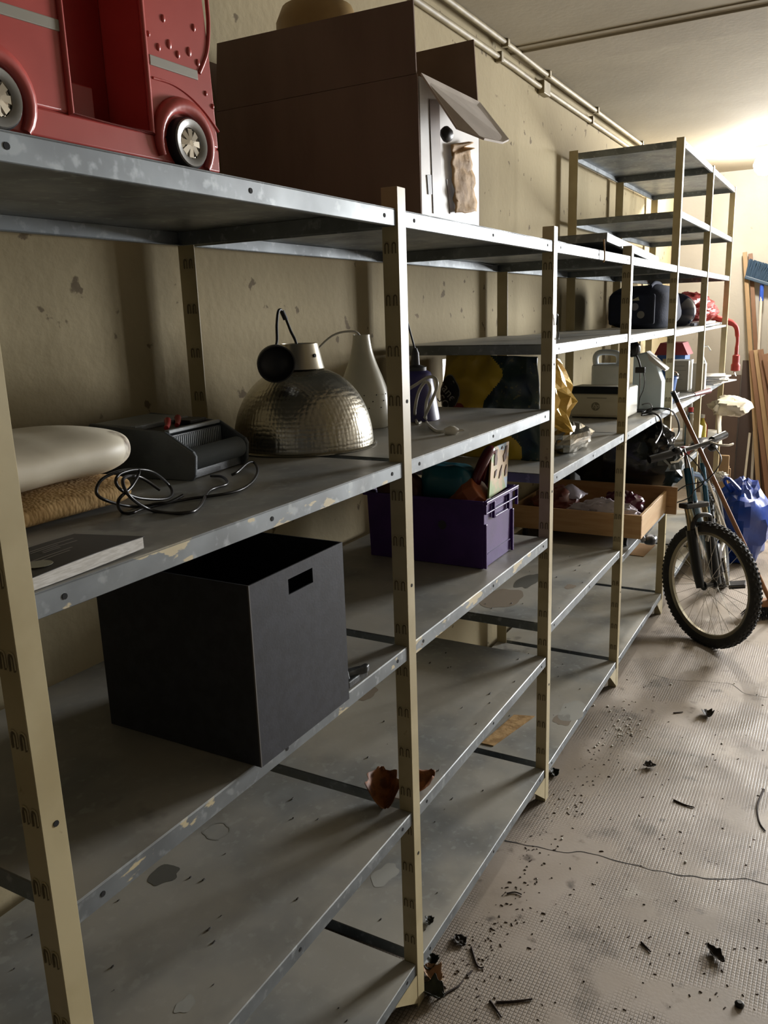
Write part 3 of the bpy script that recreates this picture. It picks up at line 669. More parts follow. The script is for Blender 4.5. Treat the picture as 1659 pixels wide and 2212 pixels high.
# ------------------------------------------------------------------ purple crate in the second bay
m_crate = M('purple_crate_plastic', '#4b2a73', .42, col2='#43256a', nscale=12, bump=.08, bscale=200)
cr_ = thing('plastic_crate', 'deep purple plastic crate full of toys in the second bay', 'crate', (2.29, .26, ZB))
cx0, cx1, cy0, cy1 = 2.172, 2.395, .064, .455; ctz = 1.207; bz = ZB+.0008
def shell(b, x0, x1, y0, y1, z0, X0, X1, Y0, Y1, Z1, t=.004):
    o_ = [(x0,y0,z0),(x1,y0,z0),(x1,y1,z0),(x0,y1,z0),(X0,Y0,Z1),(X1,Y0,Z1),(X1,Y1,Z1),(X0,Y1,Z1)]
    i_ = [(x0+t,y0+t,z0+t),(x1-t,y0+t,z0+t),(x1-t,y1-t,z0+t),(x0+t,y1-t,z0+t),(X0+t,Y0+t,Z1),(X1-t,Y0+t,Z1),(X1-t,Y1-t,Z1),(X0+t,Y1-t,Z1)]
    b._add(o_+i_, [(0,3,2,1),(0,1,5,4),(1,2,6,5),(2,3,7,6),(3,0,4,7),(8,9,10,11),(8,12,13,9),(9,13,14,10),(10,14,15,11),(11,15,12,8),(4,5,13,12),(5,6,14,13),(6,7,15,14),(7,4,12,15)])
b = B(); shell(b, cx0, cx1, cy0+.004, cy1, bz, cx0-.003, cx1+.020, cy0, cy1+.006, ctz); b.done('body', m_crate, cr_, bevel=.003)
b = B(); ex0, ex1 = cx0-.010, cx1+.034
b.box(ex0, ex1, cy0-.012, cy0, ctz-.008, ctz+.003).box(ex0, ex1, cy1+.006, cy1+.018, ctz-.008, ctz+.003).box(ex0, cx0-.003, cy0, cy1+.006, ctz-.008, ctz+.003).box(cx1+.020, ex1, cy0, cy1+.006, ctz-.008, ctz+.003)
b.done('rim', m_crate, cr_, bevel=.002)
b = B(); fx = cx0+.030; ox1 = cx1+.010
b.box(ex0, ex1, cy0-.010, cy0-.0005, ctz-.036, ctz-.032)
for xx in (ex0, cx0+.055, ox1-.055, ox1+.018): b.box(xx, xx+.006, cy0-.010, cy0-.0005, ctz-.060 if xx not in (ex0,) else ctz-.034, ctz-.008)
b.box(cx0+.07, ox1-.06, cy0-.008, cy0-.0005, ctz-.062, ctz-.056)
b.done('handle_ribs', m_crate, cr_, bevel=.001)
for xx in (cx0-.001, cx1-.002): B().box(xx, xx+.010, cy0-.006, cy0+.003, bz+.001, ctz-.068).done('corner_rib', m_crate, cr_, bevel=.002)
B().box(cx0+.022, cx1-.012, cy0-.001, cy0+.004, bz+.040, bz+.043).done('base_line', m_crate, cr_)
B().lathe([(0, 0), (.014, 0), (.014, .001), (0, .001)], (cx0-.0026, .20, bz+.125), 16, Matrix.Rotation(-PI/2, 3, 'Y')).done('moulded_emblem', M('crate_emblem', '#39343f', .6), cr_)
# crate contents, each a toy of its own
def pxv(px, py, y): return U(px, py, 'y', y)
m_teal = M('teal_plastic', '#1f6a78', .3, coat=.2); m_org = M('orange_copper_plastic', '#b5673f', .32); m_dred = M('dark_red_plastic', '#5d1620', .22, coat=.3)
o = B().blob((2.275, .225, 1.235), (.05, .085, .06), 4, .12, 2., sq=.55).done('toy_boat', m_teal, None, smooth=40); tag(o, 'teal plastic toy sticking up out of the purple crate', 'toy')
b = B(); b.T = Matrix.Translation((2.262, .135, 1.205)) @ Matrix.Rotation(.9, 4, 'X') @ Matrix.Rotation(.3, 4, 'Z')
b.lathe([(.0, .034), (.046, .032), (.058, .0), (.052, -.07), (0, -.07)], (0, 0, 0), 8); o = b.done('toy_pot', m_org, None, smooth=20, bevel=.003); tag(o, 'orange-brown faceted toy in the purple crate', 'toy')
b = B(); b.T = Matrix.Translation((2.325, .165, 1.225)) @ Matrix.Rotation(-.25, 4, 'Y') @ Matrix.Rotation(.35, 4, 'X')
b.tube(spline([(-.05, -.02, -.08), (-.055, -.02, .03), (-.03, -.02, .10), (.015, -.02, .125), (.045, -.02, .07), (.045, -.02, -.08)], 5), .017, 8)
o = b.done('toy_arch', m_dred, None, smooth=50); tag(o, 'glossy dark red arched toy in the purple crate', 'toy')
b = B(); b.T = Matrix.Translation((2.225, .37, 1.175)); b.blob((0, 0, 0), (.042, .07, .085), 6, .2, 2., sq=.5); o = b.done('toy_block', M('brown_toy', '#5a3526', .5), None, smooth=40); tag(o, 'dark rusty brown toy at the back of the purple crate', 'toy')
# puzzle board
pz = thing('puzzle_board', 'painted wooden puzzle board standing at the front of the purple crate', 'puzzle', (2.39, .10, 1.10))
A_ = [U(1056, 1078, 'y', .080), U(1095, 1052, 'y', .080), U(1100, 953, 'y', .095), U(1063, 968, 'y', .095)]
m_pg = M('puzzle_green', '#8fa860', .6, col2='#c9a878', nscale=9, lo=.42, hi=.52, col3='#9db4c4', n3=7, lo3=.6, hi3=.62); 
b = B(); b.prism(A_, (0, .006, 0)); b.done('board', m_pg, pz, bevel=.0015)
m_pb = M('puzzle_brown', '#5f3b24', .7)
def on_pz(u, v): p = (A_[0]*(1-u)+A_[1]*u)*(1-v)+(A_[3]*(1-u)+A_[2]*u)*v; return p+Vector((0, -.0006, 0))
for pts in (((.18, .62), (.30, .62), (.33, .74), (.28, .84), (.30, .93), (.20, .93), (.16, .78)), ((.72, .60), (.84, .66), (.88, .93), (.78, .93), (.74, .80), (.66, .74)), ((.52, .44), (.62, .56), (.58, .36), (.48, .30)), ((.80, .40), (.88, .52), (.90, .34), (.82, .28)), ((.22, .36), (.30, .42), (.34, .52), (.24, .5)), ((.52, .90), (.58, .96), (.64, .90))):
    B().prism([on_pz(u, v) for u, v in pts], (0, -.0016, 0)).done('puzzle_slot', m_pb, pz)

# ------------------------------------------------------------------ printed soil bag and foil in the third bay
ZF = 1.2105
m_byel = M('yellow_plastic_film', '#d0b03a', .28, col2='#bd9c30', nscale=8, bump=.35, bscale=14); m_bnavy = M('navy_print_film', '#1c2b33', .35, col2='#2b3c34', nscale=14, col3='#5c5a3c', n3=60, lo3=.62, hi3=.66)
m_bblack = M('black_print_film', '#1a1c20', .4); m_bred = M('red_print_film', '#7d2326', .4); m_bwhite = M('white_print', '#9c988c', .5)
bag = thing('soil_bag', 'crumpled yellow and navy plastic soil bag on the third bay shelf', 'bag', (3.05, .30, ZF))
BG = [Vector((2.90, .565, ZF)), Vector((2.86, .120, ZF)), Vector((2.90, .155, 1.585)), Vector((2.93, .53, 1.600))]   # left-bottom, right-bottom, right-top, left-top
def bagp(u, v, off=0.):
    p = (BG[0]*(1-u)+BG[1]*u)*(1-v)+(BG[3]*(1-u)+BG[2]*u)*v
    k = math.sin(PI*min(max(u, 0), 1))**.6*math.sin(PI*(.1+.8*v))**.7
    q = -.055*k + .018*noise.noise(Vector((u*4, v*5, 1)))+.020*(abs(noise.noise(Vector((u*5.5, v*4, 7))))-.2)
    return p+Vector((q-off, 0, 0))
b = B(); nu, nv = 110, 60
b.grid(lambda u, v: bagp(u, v), nu, nv)
o = b.done('printed_film', [m_byel, m_bnavy], bag, smooth=35, fix=False)
for f in o.data.polygons:
    i = f.index; fu, fv = (i//(nv-1)+.5)/(nu-1), (i % (nv-1)+.5)/(nv-1)
    edge = .60+.10*math.sin(fv*9)-.12*(1 if fv > .8 else 0)*(fv-.8)*5 + (.22*max(0, .34-fv)*3)
    f.material_index = 1 if fu > edge else 0
md = o.modifiers.new('solid', 'SOLIDIFY'); md.thickness = .002
def decal(name, cu_, cv, ru, rv, mat, n=24, off=.004, a0=0.):
    b = B(); K = 5; vs = [bagp(cu_, cv, off)]; fs = []
    for k in range(1, K+1):
        for i in range(n):
            a = 2*PI*i/n; vs.append(bagp(cu_+ru*k/K*math.cos(a), cv+rv*k/K*math.sin(a), off))
    for i in range(n): fs.append((0, 1+i, 1+(i+1) % n))
    for k in range(K-1):
        for i in range(n): fs.append((1+k*n+i, 1+(k+1)*n+i, 1+(k+1)*n+(i+1) % n, 1+k*n+(i+1) % n))
    b._add(vs, fs); return b.done(name, mat, bag, smooth=60)
decal('black_roundel', .10, .60, .115, .19, m_bblack); decal('red_roundel', .24, .44, .08, .09, m_bred, off=.0025); decal('roundel_rim', .10, .60, .122, .20, m_bwhite, off=.0032)
nrm = Vector((-1, .05, 0)).normalized()
for txt, u_, v_, sz in (('ane', .115, .615, .050), ('SOL', .075, .50, .046)):
    p = bagp(u_, v_, .012); ang = math.radians(-52); ex = Vector((0, -1, 0)); ez = Vector((0, 0, 1))
    e1 = ex*math.cos(ang)+ez*math.sin(ang); e2 = -ex*math.sin(ang)+ez*math.cos(ang)
    text_mesh(txt, sz, m_bwhite, bag, frame(p, e1, e2, Vector((-1, 0, 0))), .0005)
b = B(); b.grid(lambda u, v: Vector((2.93+.30*v, .55-.02*v+(u-.5)*.0, 1.215+.36*u)), 4, 4); b.done('back_film', m_byel, bag, solid=.002)
m_gold = M('gold_film', '#c2a04a', .22, .55, col2='#a98534', nscale=10, bump=.5, bscale=22); m_foil = M('silver_foil', '#b9b7ae', .16, .9, col2='#8a7f6a', nscale=7, bump=.7, bscale=26)
b = B(); G = [U(1196, 985, 'y', .10), U(1225, 975, 'y', .085), U(1240, 930, 'y', .10), U(1232, 900, 'y', .10), U(1234, 835, 'y', .10), U(1212, 785, 'y', .10)]
gl = [Vector((2.90, .13, 1.58)), Vector((2.90, .13, 1.50)), Vector((2.92, .12, 1.42)), Vector((2.94, .12, 1.34)), Vector((2.98, .11, 1.30))]
gr_ = [Vector((3.00, .115, 1.57)), Vector((3.05, .10, 1.51)), Vector((3.075, .095, 1.44)), Vector((3.05, .09, 1.36)), Vector((3.03, .10, 1.30))]
gl, gr_ = spline(gl, 6), spline(gr_, 6)
def gf(u, v):
    i = v*(len(gl)-1); k = min(int(i), len(gl)-2); f = i-k; a = gl[k].lerp(gl[k+1], f); c = gr_[k].lerp(gr_[k+1], f); p = a.lerp(c, u)
    return p+Vector((0, -.065*abs(noise.noise(p*14))-.02*abs(noise.noise(p*31)), 0))
b.grid(gf, 6, 11); b.done('gold_side', m_gold, bag, solid=.0015)
o = B().blob((3.13, .105, ZF+.052), (.165, .082, .062), 9, .25, 1.6, 20, 12, crease=.3, flat=ZF+.0008).done('silver_foil_bag', m_foil, None)
tag(o, 'shiny silver foil bag crumpled at the foot of the soil bag', 'bag')
o = B().blob((2.98, .375, ZF+.055), (.09, .13, .062), 12, .2, 2., crease=.2, flat=ZF+.0008).done('red_plastic_sack', M('dull_red_film', '#5c2a2d', .35, col2='#7a4a4a', nscale=12, bump=.4, bscale=20), None, smooth=30)
tag(o, 'dull red plastic sack lying behind the silver foil bag', 'bag')

# ------------------------------------------------------------------ printer and canisters in the fourth bay
ZP = 1.2065
m_pr = M('printer_white', '#c4bfaf', .5, bump=.04, bscale=300); m_prd = M('printer_black', '#15171c', .3)
pr = thing('printer', 'small white laser printer with a dark paper slot on the fourth bay shelf', 'printer', (4.26, .26, ZP))
x0, x1, y0, y1, z1 = 4.135, 4.375, .112, .412, 1.362
B().prism([(x0+.008, y0, ZP+.006), (x1, y0, ZP+.006), (x1, y0, z1-.004), (x0+.06, y0, z1), (x0, y0, z1-.034), (x0, y0, ZP+.02)], (0, y1-y0, 0)).done('body', m_pr, pr, bevel=.008, bseg=3)
B().prism([(x0-.001, y0+.030, z1-.030), (x0+.052, y0+.060, z1+.0012), (x0+.052, y1-.020, z1+.0012), (x0-.001, y1-.015, z1-.030)], (.012, 0, 0)).done('paper_slot', m_prd, pr)
for yy in (y0+.02, y1-.05): B().box(x0+.02, x1-.02, yy, yy+.03, ZP+.0004, ZP+.007).done('foot', m_prd, pr)
B().box(x0-.0012, x0+.002, y0+.10, y1-.10, z1-.052, z1-.050).done('seam', m_prd, pr)
lc = Vector((x0-.0012, (y0+y1)/2+.005, ZP+.062)); Rm = Matrix.Rotation(-PI/2, 3, 'Y')
lg = B().lathe([(0, 0), (.0215, 0), (.0215, .001), (0, .001)], lc+Vector((.001, 0, 0)), 28, Rm).done('round_logo', M('logo_grey', '#7f7a6c', .5), pr)
text_mesh('hp', .034, m_pr, lg, frame(lc+Vector((-.0006, 0, .002)), (0, -1, 0), (0, 0, 1), (-1, 0, 0)), .0005, 'logo_letters', .35)
m_jer = M('milky_plastic', '#e6ebee', .35, col2='#dbe2e6', nscale=5, sss=.2)
jr = thing('jerrycan', 'milky white jerrycan with a moulded handle behind the printer', 'jerrycan', (4.56, .33, ZP))
jx0, jx1, jy0, jy1 = 4.50, 4.64, .215, .395
B().box(jx0, jx1, jy0, jy1, ZP+.0005, 1.455).done('body', m_jer, jr, bevel=.016, bseg=3)
b = B(); yc = (jy0+jy1)/2+.02
b.tube(spline([(4.57, yc+.062, 1.45), (4.57, yc+.064, 1.49), (4.57, yc+.045, 1.512), (4.57, yc, 1.516), (4.57, yc-.05, 1.508), (4.57, yc-.066, 1.48), (4.57, yc-.062, 1.45)], 5), .016, 10); b.done('handle', m_jer, jr, smooth=60)
cn = thing('water_canister', 'pale blue plastic canister with a slanted shoulder beside the printer', 'canister', (4.58, .09, ZP))
m_can = M('pale_blue_plastic', '#dcebf2', .35, col2='#cfe2ec', nscale=4)
P_ = [(4.50, ZP+.0005), (4.66, ZP+.0005), (4.67, 1.36), (4.66, 1.41), (4.60, 1.49), (4.55, 1.51), (4.50, 1.50)]
b = B(); b.prism([(4.565, y, z) for y, z in ((.030, ZP+.0005), (.185, ZP+.0005), (.185, 1.50), (.120, 1.515), (.085, 1.48), (.045, 1.40), (.030, 1.36))], (.10, 0, 0)); b.done('body', m_can, cn, bevel=.010, bseg=3)
B().prism([(4.563, .118, 1.518), (4.563, .012, 1.425), (4.563, .018, 1.415), (4.563, .10, 1.47)], (.10, 0, 0)).done('label_sheet', M('white_sheet', '#d8d6d2', .6), cn)
# small desk lamp / webcam with black clip in front of the canister
dk = thing('clip_lamp', 'small black clip lamp with a thin cable leaning on the pale canister', 'lamp', (4.47, .115, ZP))
a0 = Vector((4.47, .125, ZP+.0005))
B().lathe([(0, 0), (.028, 0), (.028, .008), (.008, .014), (0, .014)], a0, 16).done('base', m_blk, dk, smooth=40)
B().cyl(a0+Vector((0, 0, .01)), a0+Vector((0, 0, .205)), .004, 8).done('stem', m_silverpaint, dk)
B().box(a0.x-.012, a0.x+.012, a0.y-.026, a0.y+.024, a0.z+.205, a0.z+.235).done('clip', m_blk, dk, bevel=.003)
B().tube(spline([a0+Vector((0, 0, .235)), a0+Vector((0, .01, .27)), a0+Vector((0, .025, .30))], 4), .005, 8).done('arm', m_blk, dk, smooth=50)
B().blob(a0+Vector((0, .04, .330)), (.03, .036, .042), 2, .1).done('lamp_head', m_prd, dk, smooth=50)
B().tube(spline([a0+Vector((-.005, -.018, .205)), a0+Vector((-.005, -.026, .17)), a0+Vector((-.005, -.022, .12)), a0+Vector((-.004, -.004, .07)), a0+Vector((0, .0, .012))], 6), .0022, 6).done('thin_cable', m_blk, dk, smooth=60)
# cables on that shelf
def zp(px, py, dz=0.): return U(px, py, 'z', ZP+.004+dz)
ca = thing('cable_bundle', 'black cables spilling over the fourth bay shelf edge beside the printer', 'cable', zp(1400, 895))
m_cab = M('rubber_cable_black', '#17161a', .4)
def hang(px, py, y): return U(px, py, 'y', y)
for pts in ([zp(1387, 893), zp(1400, 885), zp(1425, 882, .01), zp(1448, 886, .012), hang(1458, 896, -.012), hang(1466, 915, -.014), hang(1466, 935, -.014), hang(1458, 950, -.014)],
            [zp(1386, 892), zp(1400, 892), zp(1412, 893, .008), hang(1424, 900, -.010), hang(1429, 915, -.012), hang(1428, 932, -.012), hang(1420, 950, -.012), hang(1415, 958, -.012)],
            [zp(1386, 897), zp(1398, 895), zp(1410, 893), zp(1400, 886), zp(1390, 888)]):
    B().tube(spline(pts, 6), .005, 8).done('cable', m_cab, ca, smooth=60)
B().tube(spline([zp(1384, 876), zp(1392, 872, .05), zp(1403, 872, .06), zp(1408, 880, .045), zp(1402, 888, .015), zp(1388, 893, .005)], 6), .003, 7).done('thin_cable', m_cab, ca, smooth=60)

# ------------------------------------------------------------------ wooden drawer in the fourth bay
ZD = .6352
m_pine = M('pine_wood', '#b8946a', .55, col2='#ab855a', nscale=5, stretch=(1, 1, 9), col3='#6b4526', n3=5, lo3=.74, hi3=.8); m_pinel = M('pine_wood_front', '#d0b085', .5, col2='#c6a276', nscale=5, stretch=(1, 1, 8))
dr = thing('underbed_box', 'pine drawer on casters sticking out of the fourth bay', 'drawer', (4.1, .25, ZD))
dx0, dx1, dy0, dy1, dz0, dz1 = 3.80, 4.40, -.052, .585, .690, .803; t = .014
B().box(dx0, dx0+t, dy0, dy1, dz0, dz1).done('side_board', m_pine, dr, bevel=.0015); B().box(dx0+t, dx1, dy0, dy0+t, dz0, dz1).done('end_board', m_pinel, dr, bevel=.0015)
B().box(dx0+t, dx1, dy1-t, dy1, dz0, dz1).done('end_board', m_pine, dr, bevel=.0015); B().box(dx1, dx1+.018, dy0-.052, dy1+.003, dz0-.012, dz1+.022).done('drawer_front', m_pine, dr, bevel=.0015)
B().box(dx0+t, dx1, dy0+t, dy1-t, dz0+.006, dz0+.012).done('bottom_board', m_pine, dr)
m_cast = M('caster_grey', '#8b8c90', .4)
for (x, y) in ((dx0+.06, dy0+.03), (dx0+.06, dy1-.05), (dx1-.06, dy1-.05), (dx1-.06, dy0+.08)):
    y = max(y, .03)
    c = B().box(x-.012, x+.012, y-.012, y+.012, dz0-.014, dz0-.0002).done('caster_mount', m_cast, dr)
    B().cyl((x, y-.008, ZD+.0205), (x, y+.008, ZD+.0205), .020, 16).done('wheel', m_tyre, c, smooth=40)
for zz in (dz0+.02, dz1-.02): B().cyl((dx0+.007, dy0-.0008, zz), (dx0+.007, dy0+.001, zz), .0022, 8).done('screw', m_hole, dr)
b = B().blob(U(1405, 1166, 'y', -.075), (.040, .030, .022), 2, .04, sq=.75); o = b.done('knob_body', M('dark_knob', '#2b3038', .3), None, smooth=60)
kn = thing('clamp_knob', 'dark rounded knob on a pale stem under the drawer corner', 'knob', o.data.vertices[0].co); adopt(o, kn)
ps = U(1388, 1166, 'y', -.045); B().cyl(ps+Vector((0, .012, .034)), ps+Vector((0, -.006, -.006)), .013, 12).done('stem', m_cast, kn, smooth=40)
# what lies in the drawer
zi = dz0+.013
m_cloth = M('white_cloth', '#c9c1c9', .8, col2='#b5adb8', nscale=9); m_wine = M('wine_plastic', '#4e1b2e', .3, coat=.2)
o = B().blob((3.885, .14, zi+.072), (.060, .17, .072), 21, .25, 2.5, crease=.35, flat=zi+.001).done('white_cloth_bundle', m_cloth, None, smooth=35); tag(o, 'white crumpled cloth lying at the near side of the pine drawer', 'cloth')
o = B().blob((4.08, .10, zi+.075), (.10, .10, .078), 22, .2, 2.2, crease=.3, flat=zi+.001).done('wine_red_bag', m_wine, None, smooth=35); tag(o, 'wine red shiny bag in the front corner of the pine drawer', 'bag')
o = B().blob((4.0, .42, zi+.085), (.14, .12, .085), 23, .2, 2., crease=.25, flat=zi+.001).done('red_brown_bag', M('red_brown_film', '#61302a', .4, col2='#7d4a3c', nscale=9), None, smooth=35); tag(o, 'red-brown plastic bag heaped at the back of the pine drawer', 'bag')
b = B(); b.grid(lambda u, v: Vector((3.93+.16*u, .28+.14*v, zi+.125+.055*math.sin(PI*u)*math.sin(PI*v)+.01*noise.noise(Vector((u*5, v*5, 3))))), 14, 14); o = b.done('clear_film', M('milky_film', '#a9a2ae', .3), None, smooth=40, solid=.002); tag(o, 'pale lilac plastic film on top of the drawer contents', 'film')
# black rubbish sack behind the drawer
m_sack = M('black_sack_film', '#14181a', .22, col2='#1c2621', nscale=6, bump=.8, bscale=18, coat=.3)
sk = thing('rubbish_sack', 'shiny black plastic rubbish sack slumped above the pine drawer', 'bag', (4.56, .20, ZD))
B().blob((4.56, .20, .905), (.115, .27, .235), 31, .2, 1.8, 34, 24, crease=.22, flat=ZD+.001).done('sack', m_sack, sk, smooth=20)
B().blob((4.55, .05, 1.04), (.075, .10, .095), 32, .25, 2.2, 40, 24, crease=.25).done('knot', m_sack, sk, smooth=30)
o = B().box(4.455, 4.69, .485, .545, ZD+.0005, 1.075).done('black_board_sheet', M('black_board', '#15181a', .6), None, bevel=.004); tag(o, 'flat black board upright behind the shiny rubbish sack', 'board')
# ------------------------------------------------------------------ bicycle leaning at the rack
m_tread = M('tyre_rubber', '#1b1b1a', .75, col2='#262522', nscale=30, bump=.3, bscale=150); m_rim = M('worn_rim', '#8d8674', .35, .8); m_bikeblk = M('bike_black', '#121315', .35)
m_teal2 = M('teal_blue_paint', '#0f4a63', .25, .3, coat=.4); m_alub = M('bike_aluminium', '#b9b6ae', .25, 1.); m_gold2 = M('fork_gold', '#8f8466', .3, .8)
BO = Vector((4.345, -.325, 0)); az = math.radians(3.5); ln = math.radians(11)
e1 = Vector((math.cos(az), math.sin(az), 0)); sdv = Vector((-math.sin(az), math.cos(az), 0)); e3 = (Vector((0, 0, 1))*math.cos(ln)+sdv*math.sin(ln)); e2 = e3.cross(e1)
TB = frame(BO, e1, e2, e3); RW = .330
axp = Vector((.045, 0, .335)); axd = Vector((.2, 0, 1)).normalized(); steer = math.radians(50)
TS = TB @ Matrix.Translation(axp) @ Matrix.Rotation(steer, 4, axd) @ Matrix.Translation(-axp)
bike = thing('bicycle', 'old teal and black mountain bike leaning against the rack, front wheel turned', 'bicycle', BO)
def wheel(T, cx, front):
    c = Vector((cx, 0, RW)); R = Matrix.Rotation(PI/2, 3, 'X')
    b = B(); b.T = T
    b.lathe([(RW-.050, -.014), (RW-.040, -.023), (RW-.022, -.027), (RW-.008, -.021), (RW-.002, -.010), (RW-.001, 0), (RW-.002, .010), (RW-.008, .021), (RW-.022, .027), (RW-.040, .023), (RW-.050, .014)], c, 72, R, closed=True)
    w_ = b.done('wheel', m_tread, bike, smooth=50)
    b = B(); b.T = T                                     # knobs of the tread
    for k in range(84):
        a = 2*PI*k/84
        for (yo, rr) in (((-.017, RW-.006), (.017, RW-.006), (0, RW)) if k % 2 else ((-.008, RW-.001), (.008, RW-.001), (.022, RW-.012), (-.022, RW-.012))):
            u = Vector((math.cos(a), 0, math.sin(a))); t_ = Vector((-math.sin(a), 0, math.cos(a))); p = c+u*(rr-.002)+Vector((0, yo, 0))
            y_ = Vector((0, .0045, 0)); tt = t_*.006; hh = u*.006
            b.hexa([p-tt-y_, p+tt-y_, p+tt+y_, p-tt+y_, p-tt-y_+hh, p+tt-y_+hh, p+tt+y_+hh, p-tt+y_+hh])
    b.done('tread_knobs', m_tread, w_, kind='stuff')
    b = B(); b.T = T; b.lathe([(RW-.068, -.008), (RW-.062, -.013), (RW-.048, -.0145), (RW-.046, -.012), (RW-.046, .012), (RW-.048, .0145), (RW-.062, .013), (RW-.068, .008)], c, 72, R, closed=True); b.done('rim', m_rim, w_, smooth=30)
    b = B(); b.T = T; b.lathe([(0, -.05), (.006, -.05), (.006, -.04), (.024, -.038), (.024, -.032), (.012, -.028), (.012, .028), (.024, .032), (.024, .038), (.006, .04), (.006, .05), (0, .05)], c, 20, R); b.done('hub', m_bikeblk, w_, smooth=40)
    for k in range(32):
        a = 2*PI*k/32; s_ = 1 if k % 2 else -1; d = .55*(1 if (k//2) % 2 else -1)
        p = c+Vector((math.cos(a)*(RW-.066), 0, math.sin(a)*(RW-.066))); q = c+Vector((math.cos(a+d)*.022, s_*.034, math.sin(a+d)*.022))
        b = B(); b.T = T; b.cyl(q, p, .0011, 5); b.done('spoke', m_alub, w_)
    return w_
wheel(TS, 0, True); wheel(TB, 1.06, False)
def bt(T, pts, r, name, mat, seg=10, par=None): b = B(); b.T = T; b.tube(pts, r, seg); return b.done(name, mat, par or bike, smooth=50)
ax = lambda z: .045+.2*(z-.335)
bt(TB, [(ax(.755), 0, .755), (ax(.93), 0, .93)], .024, 'head_tube', m_teal2, 16)
bt(TB, [(ax(.79)+.01, 0, .79), (.35, 0, .52), (.62, 0, .30)], .022, 'down_tube', m_teal2, 14)
bt(TB, [(ax(.91)+.01, 0, .90), (.50, 0, .83), (.78, 0, .72)], .017, 'top_tube', m_teal2, 14)
bt(TB, [(.62, 0, .30), (.80, 0, .76), (.83, 0, .84)], .016, 'seat_tube', m_teal2, 12)
bt(TB, [(.83, 0, .84), (.86, 0, .92)], .0135, 'seat_post', m_alub)
for s_ in (-1, 1):
    bt(TB, [(.62, s_*.03, .30), (1.06, s_*.062, RW)], .010, 'chain_stay', m_alub); bt(TB, [(.79, s_*.02, .74), (1.06, s_*.062, RW)], .009, 'seat_stay', m_alub)
b = B(); b.T = TB; b.blob((.88, 0, .955), (.13, .065, .03), 3, .1, 2.); b.done('saddle', m_bikeblk, bike, smooth=50)
b = B(); b.T = TB; b.lathe([(0, -.006), (.085, -.006), (.09, 0), (.085, .006), (0, .006)], (.62, -.045, .30), 24, Matrix.Rotation(PI/2, 3, 'X')); b.done('chainring', m_bikeblk, bike, smooth=30)
bt(TB, [(.62, -.06, .30), (.56, -.07, .15)], .010, 'crank', m_alub); bt(TB, [(.62, .06, .30), (.68, .07, .45)], .010, 'crank', m_alub)
for (x, y, z) in ((.56, -.12, .15), (.68, .12, .45)):
    b = B(); b.T = TB; b.box(x-.045, x+.045, y-.045, y+.045, z-.012, z+.012); b.done('pedal', m_bikeblk, bike, bevel=.004)
# steered parts
for s_ in (-1, 1):
    bt(TS, [(ax(.74)-.02, s_*.058, .735), (ax(.60)-.025, s_*.058, .60)], .015, 'stanchion', m_gold2, 12)
    bt(TS, [(ax(.60)-.025, s_*.058, .615), (.028, s_*.058, .42), (.0, s_*.056, .322)], [.027, .027, .022], 'fork_leg', m_bikeblk, 12)
    bt(TS, [(ax(.62)-.055, s_*.05, .64), (ax(.62)-.050, s_*.040, .585), (ax(.6)-.045, s_*.033, .55)], .010, 'brake_arm', m_alub, 8)
b = B(); b.T = TS; b.box(ax(.74)-.04, ax(.74)+.022, -.078, .078, .725, .752); b.done('fork_crown', m_bikeblk, bike, bevel=.006)
b = B(); b.T = TS; b.tube(spline([(ax(.60)-.03, -.058, .60), (ax(.6)-.045, -.045, .685), (ax(.6)-.045, .045, .685), (ax(.60)-.03, .058, .60)], 6), .012, 10); b.done('fork_arch', m_bikeblk, bike, smooth=50)
bt(TS, [(ax(.93), 0, .92), (ax(1.0), 0, 1.0), (ax(1.0)-.06, 0, 1.04)], .016, 'stem', m_alub, 10)
hx, hz = ax(1.0)-.06, 1.045
bt(TS, spline([(hx+.03, .26, hz-.045), (hx, .13, hz-.022), (hx, 0, hz), (hx, -.12, hz+.024), (hx+.02, -.22, hz+.048)], 5), .012, 'handlebar', m_bikeblk, 10)
for s_ in (-1, 1):
    bt(TS, [(hx+.010, s_*(.15 if s_ > 0 else .125), hz-s_*.026), (hx+.03, s_*(.275 if s_ > 0 else .235), hz-s_*.050)], .0205, 'grip', m_bikeblk, 12)
    bt(TS, [(hx-.005, s_*.09, hz-s_*.02), (hx-.045, s_*.12, hz-.018-s_*.022), (hx-.06, s_*.17, hz-.03-s_*.03), (hx-.05, s_*.21, hz-.03-s_*.035)], .006, 'brake_lever', m_alub, 8)
    b = B(); b.T = TS; b.blob((hx, s_*.12, hz-.012), (.022, .028, .02), 3, .1); b.done('shifter', m_bikeblk, bike, smooth=50)
for pts in ([(hx-.03, .11, hz-.01), (hx-.10, .08, hz-.08), (hx-.10, .03, hz-.17), (ax(.8)-.03, .02, .80), (ax(.7)-.05, .03, .66)], [(hx-.03, -.11, hz-.01), (hx-.11, -.07, hz-.07), (hx-.11, .02, hz-.16), (ax(.86), .03, .84), (.25, .02, .78)], [(hx-.03, .10, hz), (hx-.08, .10, hz-.12), (hx-.05, .06, hz-.24), (.22, .025, .74)]):
    bt(TS, spline(pts, 6), .0032, 'brake_cable', m_bikeblk, 6)
b = B(); b.T = TS; b.box(hx+.0, hx+.035, .03, .075, hz-.04, hz+.005); b.done('bell', M('red_reflector', '#a32b2b', .3), bike, bevel=.006)

